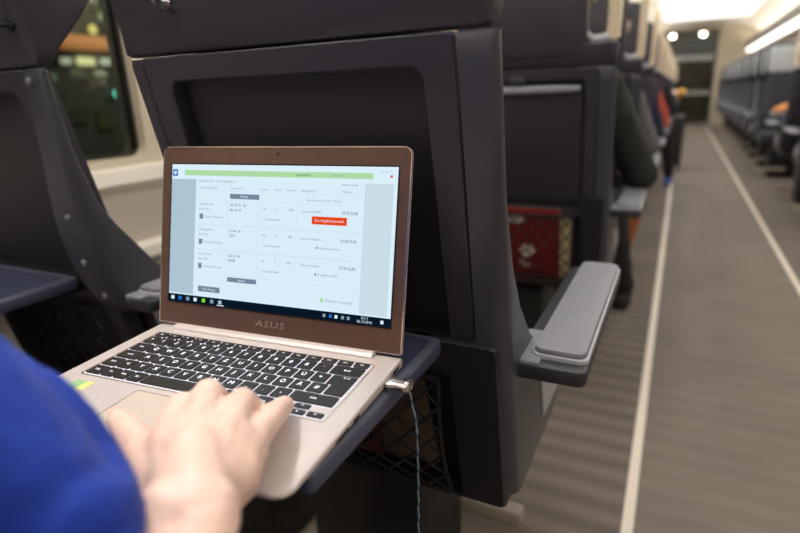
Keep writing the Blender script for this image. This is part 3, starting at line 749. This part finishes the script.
b = bmesh.new()
def fq(x0, x1, y0, y1, mi, d):
    """screen coordinates: x 0..1 from left, y 0..1 from the top"""
    X = lambda t: -DW + 2 * DW * t
    Y = lambda t: D0 + DH * (1 - t)
    f = b.faces.new([b.verts.new(p) for p in ((X(x0), Y(y1), d), (X(x1), Y(y1), d), (X(x1), Y(y0), d), (X(x0), Y(y0), d))]); f.material_index = mi
def ft(txt, x, y, h, mi, al='LEFT', d=.00075, sp=1.):
    addtext(b, txt, h * DH * 1.35, lambda a, c: (-DW + 2 * DW * x + a, D0 + DH * (1 - y) + c, d), mi, al, sp)
SC = [('screen_white', (214, 234, 244)), ('screen_side', (168, 192, 206)), ('screen_green', (168, 214, 160)), ('screen_grey_text', (128, 150, 168)), ('screen_dark_text', (52, 66, 92)),
      ('screen_button_grey', (112, 132, 152)), ('screen_orange', (226, 70, 28)), ('screen_taskbar', (8, 22, 36)), ('screen_blue', (40, 110, 190)), ('screen_line', (188, 208, 220)), ('screen_lime', (120, 220, 40)), ('screen_pale', (212, 232, 243)), ('screen_side_right', (196, 216, 225))]
SB = .77
scm = [emis(n, c, SB) for n, c in SC] + []
fq(0, 1, 0, 1, 0, .0005)
PL, PR = .125, .875
fq(0, PL, .105, .935, 1, .0006); fq(PR, .985, .105, .935, 12, .0006); fq(PL, PR, .105, .935, 11, .00055)
fq(.985, 1, .105, .935, 0, .0006)
fq(.065, .905, .040, .078, 2, .0006); fq(.004, .03, .035, .085, 8, .0006); fq(.011, .023, .048, .072, 0, .00065)
ft('reiseauskunft', .62, .06, .016, 4, 'CENTER'); ft('bahn.de', .76, .06, .016, 3, 'CENTER'); ft('x  o  =', .955, .03, .02, 3, 'CENTER'); fq(.970, .980, .052, .066, 6, .0006)
ft('Einfache Fahrt   Hin & Rückfahrt', .142, .116, .017, 3); ft('Neue Anfrage', .85, .118, .016, 3, 'RIGHT')
for x, t in ((.145, 'Bahnhof/Haltestelle'), (.295, 'Datum / Zeit'), (.44, 'Dauer'), (.50, 'Umst.'), (.55, 'Produkte'), (.615, 'Sparangebote'), (.785, 'Flexpreis')): ft(t, x, .163, .015, 3)
fq(.135, .86, .182, .1835, 9, .0006)
fq(.293, .43, .200, .235, 5, .0006); ft('Früher', .362, .218, .018, 0, 'CENTER'); ft('Alle Preise in Euro für 1 Person', .64, .225, .015, 3)
for i, y0 in enumerate((.250, .430, .605)):
    fq(.135, .86, y0, y0 + .0015, 9, .0006); fq(.135, .86, y0 + .170, y0 + .1715, 9, .0006)
    for xx in (.283, .43, .60): fq(xx, xx + .001, y0, y0 + .170, 9, .0006)
    ft('Hamburg Hbf', .145, y0 + .03, .016, 3); ft('Berlin Hbf', .145, y0 + .065, .016, 3)
    ft(['06.10.16  20', '21:06  ab', '22:12  ab'][i], .295, y0 + .028, .020, 4); ft(['06.10.16  ', '23:01', '00:08'][i], .295, y0 + .062, .020, 4)
    fq(.147, .165, y0 + .098, y0 + .135, 5, .0006); ft('Details einblenden', .175, y0 + .118, .016, 3)
    ft('1:44', .445, y0 + .045, .016, 3); ft('0', .51, y0 + .045, .016, 3); ft('ICE', .565, y0 + .045, .017, 4)
    ft('> Zwischenhalte', .45, y0 + .115, .016, 3)
    ft('Teilpreis Hinfahrt', .62, y0 + .050, .016, 3); ft('37,95 EUR', .853, y0 + .050, .020, 4, 'RIGHT')
    if i: ft('Rückfahrt wählen', .70, y0 + .105, .016, 3); fq(.688, .694, y0 + .098, y0 + .11, 4, .0006)
fq(.665, .81, .328, .380, 6, .00065); ft('Zur Angebotsauswahl', .7375, .354, .018, 0, 'CENTER')
fq(.293, .43, .785, .818, 5, .0006); ft('Später', .362, .802, .018, 0, 'CENTER')
fq(.150, .258, .868, .908, 5, .0006); ft('Neue Anfrage', .204, .888, .015, 0, 'CENTER')
ft('Rückfahrt hinzufügen', .735, .875, .018, 3); fq(.715, .728, .862, .888, 2, .0006)
fq(0, 1, .945, 1, 7, .0007)
for x, mi in ((.022, 0), (.06, 8), (.10, 3), (.138, 0), (.18, 10), (.222, 3), (.262, 1)): fq(x - .008, x + .008, .960, .986, mi, .0008)
fq(.246, .282, .992, .998, 0, .0008)
for x, mi in ((.735, 3), (.762, 8), (.785, 0), (.812, 3), (.835, 3), (.968, 0)): fq(x - .006, x + .006, .962, .984, mi, .0008)
ft('20:11', .90, .960, .018, 0, 'CENTER', .0009); ft('06.10.2016', .90, .984, .018, 0, 'CENTER', .0009)
mk('display', b, scm, lid, False)
# dark gap between display and bezel
b = bmesh.new(); o1 = rrect(-DW - .0014, DW + .0014, D0 - .0014, D0 + DH + .0014, .0006, 2); i1 = rrect(-DW, DW, D0, D0 + DH, .0004, 2)
loops(b, [[(x, y, .0004) for x, y in o1], [(x, y, .0009) for x, y in o1], [(x, y, .0009) for x, y in i1], [(x, y, .0004) for x, y in i1]], False, False); mk('display_gasket', b, M['port'], lid, False)
b = bmesh.new(); cyl(b, (0.002, LH - .0085, .0003), .0016, .0006, 'z', 14); cyl(b, (-.0085, LH - .0085, .0003), .0009, .0006, 'z', 12); mk('webcam', b, M['port'], lid)
b = bmesh.new(); addtext(b, 'ASUS', .0125, lambda a, c: (a + c * .12, .0135 + c * .82, .0005), 0, 'CENTER', 1.12)
bw = bmesh.new(); bmesh.ops.scale(b, vec=(1.25, 1, 1), verts=b.verts)
mk('brand_lettering', b, mat('logo_steel', (196, 178, 168), .3, .8), lid, False); bw.free()

# plug and cord at the right side of the laptop
def lapw(x, y, z=0): return Vector((x * math.cos(A) - y * math.sin(A), x * math.sin(A) + y * math.cos(A), .7235 + z))
plug = root('plug', 'silver plug with a thin twisted blue cord in the right side of the laptop', 'plug', lapw(.1615, -.0445, .0065), A)
b = bmesh.new(); box(b, -.006, .004, -.006, .006, -.0022, .0022, .0005); mk('connector', b, M['chrome'], plug)
b = bmesh.new(); loops(b, [[(x, r * math.cos(a) * 1.3, r * math.sin(a) * .85) for a in [2 * PI * i / 18 for i in range(18)]] for x, r in ((.0005, .0045), (.0015, .0062), (.006, .0068), (.012, .0060), (.018, .0064), (.022, .0055), (.0235, .003))]); mk('plug_shell', b, M['chrome'], plug, True, 50)
b = bmesh.new(); tube(b, [(.022 + .002 * math.cos(a), .006 * math.cos(a), .006 * math.sin(a)) for a in [PI * 2 * i / 20 for i in range(21)]], .0007, 6); mk('ring', b, M['chrome'], plug)
P0 = Vector((.022, 0, 0))
for ph, mm, nm in ((0, M['cordb'], 'blue_cord'), (PI, M['cordw'], 'pale_cord')):
    b = bmesh.new(); pts = []
    for i in range(200):
        t = i / 199; z = -t * .47
        sway = .0012 * math.sin(t * 9) + .002 * t
        x = P0.x + .006 * min(1, t * 12) + sway; yy = .001 * math.sin(t * 14)
        rr = .0007
        pts.append((x + rr * math.cos(t * 150 + ph), yy + rr * math.sin(t * 150 + ph), z + (.002 if t == 0 else 0)))
    tube(b, pts, .0008 if nm == 'blue_cord' else .0004, 6); mk(nm, b, mm, plug)

# ------------------------------------------------------------------ people
def ray(px, py, depth=None, z=None):
    d = (px - 400) / FPX * rt - (py - 266.5) / FPX * upv + fw
    t = depth if depth is not None else (z - cp.z) / d.z
    return cp + d * t
def hand_simple(b, w, dirv, s=1.0, side=1):
    d = Vector(dirv).normalized(); up = Vector((0, 0, 1)); l = up.cross(d).normalized()
    capsule(b, w, w + d * .05 * s, .026 * s, .030 * s)
    for i in range(4):
        base_ = w + d * .075 * s + l * (i - 1.5) * .019 * s
        m1 = base_ + d * (.036 - .005 * abs(i - 1.4)) * s - up * .006; e = m1 + d * (.026 - .004 * abs(i - 1.4)) * s - up * .018
        capsule(b, w + d * .045 * s + l * (i - 1.5) * .014 * s, base_, .011 * s, .0095 * s); capsule(b, base_, m1, .009 * s, .008 * s); capsule(b, m1, e, .008 * s, .007 * s)
    t0 = w + d * .02 * s + l * side * .022 * s; t1 = t0 + (d * .8 + l * side * .8) * .035 * s; t2 = t1 + d * .028 * s
    capsule(b, t0, t1, .013 * s, .010 * s); capsule(b, t1, t2, .010 * s, .008 * s)
def head_form(b, c, f, s=1.0):
    """c centre of head, f facing unit vector"""
    f = Vector(f).normalized(); up = Vector((0, 0, 1)); l = up.cross(f).normalized()
    R = Matrix((l, f, up)).transposed().to_4x4()
    ball(b, c + up * .025, .092 * s, (.83, 1.02, 1.0), 12, mtx=R)
    ball(b, c + f * .022 - up * .045, .066 * s, (.86, 1.0, 1.12), 10, mtx=R)
    capsule(b, c + f * .088 + up * .008, c + f * .104 - up * .022, .009, .013)
    for sg in (-1, 1): ball(b, c + l * sg * .078 - up * .005, .028 * s, (.35, .7, 1.1), 8, mtx=R)
    capsule(b, c - l * .02 + f * .083 - up * .055, c + l * .02 + f * .083 - up * .055, .008, .008)
    capsule(b, c + f * .07 - up * .095, c + f * .075 - up * .098, .02, .02)
def face_parts(parent, c, f, hair, cap=None):
    f = Vector(f).normalized(); up = Vector((0, 0, 1)); l = up.cross(f).normalized()
    R = Matrix((l, f, up)).transposed().to_4x4()
    b = bmesh.new()
    for sg in (-1, 1):
        ball(b, c + l * sg * .031 + f * .078 + up * .008, .011, n=6)
    mk('eyes', b, M['shoe'], parent)
    b = bmesh.new(); ball(b, c - f * .012 + up * .042, .100, (.88, 1.02, .98), 10, mtx=R); ball(b, c - f * .04 - up * .02, .085, (.92, .8, 1.1), 8, mtx=R)
    fuse('hair', b, hair, parent, .007, 3)
def passenger(name, label, x, y, top, legs, hair, J=None, group=None, hands=True, shoe=None):
    r = root(name, label, 'person', (x, y, 0), group=group)
    j = dict(pel=(0, .39, .60), chest=(0, .34, .93), neck=(.03, .31, 1.10), head=(.07, .28, 1.26), sL=(-.175, .33, 1.03), sR=(.175, .33, 1.03),
             eL=(-.20, .44, .76), eR=(.245, .46, .75), wL=(-.12, .62, .70), wR=(.20, .68, .70), kL=(-.11, .80, .56), kR=(.12, .80, .56), aL=(-.11, .86, .11), aR=(.13, .88, .11))
    if J: j.update(J)
    j = {k: Vector(v) for k, v in j.items()}
    b = bmesh.new()
    head_form(b, j['head'], (0, 1, -.1)); capsule(b, j['neck'] - Vector((0, 0, .04)), j['head'] - Vector((0, .01, .05)), .058, .052)
    capsule(b, j['chest'], j['neck'] - Vector((0, 0, .06)), .09, .06); capsule(b, j['pel'], j['chest'], .10, .10)
    for s in 'LR':
        capsule(b, j['s' + s], j['e' + s], .040, .034); capsule(b, j['neck'] - Vector((0, 0, .07)), j['s' + s], .05, .045); capsule(b, j['e' + s], j['w' + s], .034, .024)
        hand_simple(b, j['w' + s], (j['w' + s] - j['e' + s]).normalized() + Vector((0, .6, 0)), 1., 1 if s == 'R' else -1)
        capsule(b, j['pel'] + Vector((.08 if s == 'R' else -.08, 0, 0)), j['k' + s], .07, .05); capsule(b, j['k' + s], j['a' + s], .048, .035)
    fuse('body', b, M['skin'], r, .008, 3)
    b = bmesh.new()
    capsule(b, j['pel'] + Vector((0, 0, .03)), j['chest'], .135, .14); capsule(b, j['chest'] + Vector((-.07, 0, 0)), j['chest'] + Vector((.07, 0, 0)), .115, .115)
    capsule(b, j['chest'], j['neck'] - Vector((0, 0, .07)), .12, .075)
    for s in 'LR':
        capsule(b, j['neck'] - Vector((0, 0, .08)), j['s' + s], .07, .068)
        m1 = j['s' + s].lerp(j['e' + s], .5) + Vector((.006, .01, 0)); capsule(b, j['s' + s], m1, .066, .058); capsule(b, m1, j['e' + s], .058, .055)
        capsule(b, j['e' + s], j['e' + s].lerp(j['w' + s], .9), .055, .037)
    def folds(co, n):
        return co + n * (.007 * noise.noise(co * 14) + .003 * noise.noise(co * 40))
    fuse('jacket' if top is M['jacket'] else 'pullover', b, top, r, .009, 3, folds)
    b = bmesh.new()
    for s in 'LR':
        sx = .085 if s == 'R' else -.085
        capsule(b, j['pel'] + Vector((sx, 0, -.01)), j['k' + s], .085, .066); capsule(b, j['k' + s], j['a' + s] + Vector((0, 0, .0)), .064, .05)
    capsule(b, j['pel'] - Vector((.06, 0, 0)), j['pel'] + Vector((.06, 0, 0)), .10, .10)
    fuse('trousers', b, legs, r, .009, 3, folds)
    for s in 'LR':
        b = bmesh.new(); a = j['a' + s]
        capsule(b, Vector((a.x, a.y - .02, .045)), Vector((a.x, a.y + .14, .038)), .045, .038); capsule(b, Vector((a.x, a.y, .05)), a, .042, .04); 
        fuse('shoe', b, shoe or M['shoe'], r, .007, 2, lambda co, n: Vector((co.x, co.y, max(co.z, .002))))
    face_parts(r, j['head'], (0, 1, -.1), hair)
    return r
passenger('person', 'person in a dark jacket and dark trousers seated behind the seat with red magazines', SX, 1.0, M['jacket'], M['trousers'], M['hairb'],
          dict(sR=(.165, .37, 1.0), eR=(.292, .50, .73), wR=(.26, .74, .695), kR=(.17, .86, .56), aR=(.225, 1.20, .11), kL=(-.08, .84, .56), aL=(-.06, 1.12, .11)))
GP = None
passenger('person', 'person in a grey top and tan trousers seated ahead of the one in dark jacket', SX, 2.0, M['whitecloth'], M['tan'], M['hairk'],
          dict(sR=(.15, .34, 1.0), eR=(.262, .50, .735), wR=(.27, .72, .72), kR=(.24, .82, .58), aR=(.16, .86, .11)))
passenger('person', 'person in a navy top and jeans seated further along the left row', SX, 3.0, M['navy'], M['jeans'], M['hairb'], dict(sR=(.16, .33, 1.0), eR=(.26, .46, .73), wR=(.25, .66, .71)))
passenger('person', 'person in a red pullover seated along the left row beside the aisle', SX, 4.0, M['redcloth'], M['trousers'], M['hairk'],
          dict(sR=(.16, .33, 1.0), eR=(.27, .45, .74), wR=(.27, .70, .73), kR=(.2, .82, .57)))
passenger('person', 'person in dark clothes and blue shoes, one foot out in the aisle', SX, 5.0, M['trousers'], M['trousers'], M['hairb'],
          dict(sR=(.2, .36, 1.02), eR=(.31, .46, .78), wR=(.31, .62, .92), kR=(.27, .86, .56), aR=(.34, 1.05, .11)), shoe=M['bluecloth'])
# suitcase with yellow cloth at the aisle
sc = root('suitcase', 'narrow black suitcase with a yellow cloth beside the left seats', 'suitcase', (.385, 7.5, 0))
b = bmesh.new(); box(b, -.07, .07, -.2, .2, .05, .66, .03, 3); mk('case', b, M['black'], sc)
b = bmesh.new()
for q in (-.1, .1): tube(b, [(0, q, .64), (0, q, .94)], .008, 8)
tube(b, [(0, -.1, .94), (0, .1, .94)], .013, 8); mk('handle', b, M['arm'], sc)
for q in (-.16, .16):
    for e in (-.05, .05):
        b = bmesh.new(); cyl(b, (e, q, .026), .026, .02, 'x'); mk('wheel', b, M['black'], sc)
b = bmesh.new(); capsule(b, (0, -.07, .93), (0, .07, .95), .036, .032); capsule(b, (-.015, -.02, .94), (-.02, .0, .87), .03, .022)
cl = fuse('cloth', b, M['yellow'], None, .008, 3, lambda co, n: co + n * .01 * noise.noise(co * 20)); cl.location = (.385, 7.5, 0.0)
tag(cl, 'yellow cloth over the handle of the black suitcase by the seats', 'cloth')

# the person at the laptop
me_ = root('person', 'person in a royal blue pullover typing on the laptop with the right hand', 'person', (0, 0, 0))
W = ray(186, 514, z=.781)
E_ = Vector((.290, -.43, .715))
mcp = dict(i=ray(169, 434, z=.784), m=ray(198, 423, z=.788), r=ray(226, 429, z=.785), p=ray(247, 446, z=.772))
pip = dict(i=ray(180, 407, z=.778), m=ray(208, 393, z=.781), r=ray(242, 401, z=.777), p=ray(264, 427, z=.766))
fw2 = Vector((-.45, .89, 0)).normalized()
dip = dict(i=pip['i'] + fw2 * .014 + Vector((.004, 0, -.015)), m=pip['m'] + fw2 * .016 + Vector((0, 0, -.015)), r=pip['r'] + fw2 * .014 + Vector((.002, 0, -.014)), p=ray(276, 413, z=.758))
tip = dict(i=dip['i'] + fw2 * .006 + Vector((.002, 0, -.015)), m=dip['m'] + fw2 * .004 + Vector((0, 0, -.018)), r=dip['r'] + fw2 * .004 + Vector((0, 0, -.015)), p=ray(284, 405, z=.7485))
rad = dict(i=(.0130, .0112, .0100, .0084), m=(.0132, .0118, .0104, .0086), r=(.0126, .0110, .0098, .0082), p=(.0125, .0108, .0100, .0086))
b = bmesh.new()
for k in 'imrp':
    a0 = W.lerp(mcp[k], .25); capsule(b, a0, mcp[k] - Vector((0, 0, .004)), .0175, .0145)
    q = rad[k]; capsule(b, mcp[k] - Vector((0, 0, .002)), pip[k], q[0], q[1]); capsule(b, pip[k], dip[k], q[1], q[2]); capsule(b, dip[k], tip[k], q[2], q[3])
for a_, c_ in (('i', 'm'), ('m', 'r'), ('r', 'p')):
    capsule(b, mcp[a_] - Vector((0, 0, .003)), mcp[c_] - Vector((0, 0, .003)), .0138, .0138)
    for q_ in (.25, .5, .75): capsule(b, W.lerp(mcp[a_].lerp(mcp[c_], .5), q_) - Vector((0, 0, .003)), mcp[a_].lerp(mcp[c_], .5) - Vector((0, 0, .003)), .0165, .0140)
    capsule(b, W.lerp(mcp[a_], .6) - Vector((0, 0, .008)), W.lerp(mcp[c_], .6) - Vector((0, 0, .008)), .016, .016)
tC = W.lerp(mcp['i'], .30) - Vector((.010, -.002, .010)); tM = ray(146, 456, z=.768); tI = ray(129, 431, z=.757); tT = ray(117, 419, z=.749)
capsule(b, W, tC, .020, .018); capsule(b, tC, tM, .018, .0145); capsule(b, tM, tI, .0135, .0115); capsule(b, tI, tT, .0115, .0085)
capsule(b, tM, mcp['i'] - Vector((0, 0, .01)), .010, .010)
capsule(b, W.lerp(mcp['p'], .25) - Vector((0, 0, .014)), mcp['p'] - Vector((0, 0, .014)), .014, .011)
back = (W - (mcp['m'] + mcp['r']) / 2).normalized()
lat = back.cross(Vector((0, 0, 1))).normalized()
for o_ in (-.011, .011): capsule(b, W + lat * o_, W.lerp(E_, .35) + lat * o_ - rt * .012, .0190, .0200)
capsule(b, W.lerp(E_, .3) - rt * .012, E_, .027, .031)
capsule(b, W + lat * .008, mcp['p'] - Vector((0, 0, .008)) + (W - mcp['p']) * .35, .021, .020)
capsule(b, W - lat * .006, mcp['m'] + (W - mcp['m']) * .4, .021, .020)
hb = bmesh.new()
bodyH = fuse('body', b, M['skin'], me_, .0022, 9, lambda co, n: co + n * (.0005 * noise.noise(co * 90) + .0004 * noise.noise(co * 220)))
# rest of the body (head, neck, left arm, legs) fused at a coarser grain and joined into the same mesh
S_ = Vector((.085, -.50, 1.02)); CH = Vector((-.08, -.58, .90)); PE = Vector((-.02, -.66, .585)); NK = Vector((-.06, -.53, 1.09)); HD = Vector((-.05, -.48, 1.25))
SL = Vector((-.24, -.56, 1.0)); EL = Vector((-.36, -.44, .76)); WL = Vector((-.30, -.28, .64))
b = bmesh.new(); head_form(b, HD, (.1, 1, -.3)); capsule(b, NK - Vector((0, 0, .04)), HD - Vector((0, .01, .05)), .058, .052); capsule(b, CH, NK, .09, .06); capsule(b, PE, CH, .10, .10)
capsule(b, NK - Vector((0, 0, .06)), S_, .05, .04); capsule(b, NK - Vector((0, 0, .06)), SL, .05, .04); capsule(b, SL, EL, .04, .034); capsule(b, EL, WL, .034, .024); hand_simple(b, WL, (.2, .9, -.2))
KL = Vector((-.15, -.18, .56)); KR = Vector((.07, -.20, .565)); AL = Vector((-.14, -.02, .11)); AR = Vector((.09, -.05, .11))
for k_, a_, sx in ((KL, AL, -.09), (KR, AR, .09)): capsule(b, PE + Vector((sx, 0, 0)), k_, .07, .05); capsule(b, k_, a_, .048, .035)
rest = fuse('body_rest', b, M['skin'], None, .008, 3)
bj = bmesh.new(); bj.from_mesh(bodyH.data); bj.from_mesh(rest.data)
old = bodyH.data; nm_ = bpy.data.meshes.new('body'); bj.to_mesh(nm_); bj.free(); nm_.materials.append(M['skin'])
nm_.polygons.foreach_set('use_smooth', [True] * len(nm_.polygons)); bodyH.data = nm_
bpy.data.objects.remove(rest)
face_parts(me_, HD, (.1, 1, -.3), M['hairk'])
# nails
for T_, D_, rr_, nm in ((tT, tT - tI, .0058, 'fingernail'),):
    d = D_.normalized(); n_ = (Vector((0, 0, 1)) - d * d.z).normalized(); l = d.cross(n_)
    b = bmesh.new(); R = Matrix((l, d, n_)).transposed().to_4x4()
    ball(b, T_ + d * .002 + n_ * (.0068 if rr_ < .005 else .0078), rr_, (.95, 1.25, .28), 8, mtx=R); mk(nm, b, M['nail'], me_)
# pullover
b = bmesh.new()
capsule(b, PE + Vector((0, 0, .04)), CH, .135, .14); capsule(b, CH + Vector((-.08, .02, 0)), CH + Vector((.07, .02, 0)), .11, .11); capsule(b, CH, NK - Vector((0, 0, .06)), .12, .075)
capsule(b, NK - Vector((0, 0, .07)), SL, .07, .066); capsule(b, SL, EL, .064, .052); capsule(b, EL, EL.lerp(WL, .9), .052, .036)
tq = fuse('pullover', b, M['blue'], me_, .008, 3, lambda co, n: co + n * (.007 * noise.noise(co * 14) + .003 * noise.noise(co * 40)))
b = bmesh.new()
SLV = [(S_, .062), (ray(-165, 306, depth=.235), .048), (ray(-50, 408, depth=.24), .0430), (ray(13, 482, depth=.245), .0420), (ray(20, 535, depth=.25), .0355), (ray(35, 640, depth=.235), .037), (E_ + Vector((-.012, -.004, -.012)), .046), (E_, .050)]
for (p, ra), (q, rb) in zip(SLV, SLV[1:]): capsule(b, p, q, ra, rb, 20)
capsule(b, NK - Vector((0, 0, .07)), S_, .07, .064)
capsule(b, E_, W.lerp(E_, .80), .050, .044, 20)
ax_ = (SLV[4][0] - SLV[1][0]).normalized()
def sleeve_folds(co, n):
    t = (co - SLV[1][0]).dot(ax_); side_ = (co - SLV[1][0]) - ax_ * t
    ang = math.atan2(side_.dot(upv), side_.dot(rt))
    k = math.sin(ang * 6 + t * 26 + 2.2 * noise.noise(co * 12))
    return co + n * (.0030 * k + .0140 * (abs(k) ** .5) * (1 if k > 0 else -.6) * min(1, max(0, t / .04)) + .0040 * noise.noise(Vector((ang * 1.2, t * 9, 3))) + .0012 * noise.noise(co * 70))
fuse('sleeve', b, M['blue'], me_, .0028, 4, sleeve_folds)
b = bmesh.new()
for k_, a_, sx in ((KL, AL, -.09), (KR, AR, .09)):
    capsule(b, PE + Vector((sx, 0, -.01)), k_, .085, .066); capsule(b, k_, a_ + Vector((0, 0, .03)), .064, .05)
capsule(b, PE - Vector((.06, 0, 0)), PE + Vector((.06, 0, 0)), .10, .10); fuse('trousers', b, M['trousers'], me_, .009, 3, lambda co, n: co + n * .006 * noise.noise(co * 14))
for a_ in (AL, AR):
    b = bmesh.new(); capsule(b, Vector((a_.x, a_.y - .02, .045)), Vector((a_.x, a_.y + .14, .038)), .045, .038); capsule(b, Vector((a_.x, a_.y, .05)), a_, .042, .04)
    fuse('shoe', b, M['shoe'], me_, .007, 2, lambda co, n: Vector((co.x, co.y, max(co.z, .002))))

# ------------------------------------------------------------------ world & view
w = bpy.data.worlds.new('night'); scn.world = w; w.use_nodes = True
w.node_tree.nodes['Background'].inputs[0].default_value = (.02, .025, .03, 1); w.node_tree.nodes['Background'].inputs[1].default_value = .6
vs = scn.view_settings; vs.view_transform = 'Standard'; vs.look = 'None'; vs.gamma = 1; vs.use_curve_mapping = False; vs.exposure = 0.45
scn.cycles.use_denoising = True
scn.cycles.max_bounces = 8; scn.cycles.diffuse_bounces = 4; scn.cycles.glossy_bounces = 4; scn.cycles.transparent_max_bounces = 12
scn.cycles.sample_clamp_indirect = 8
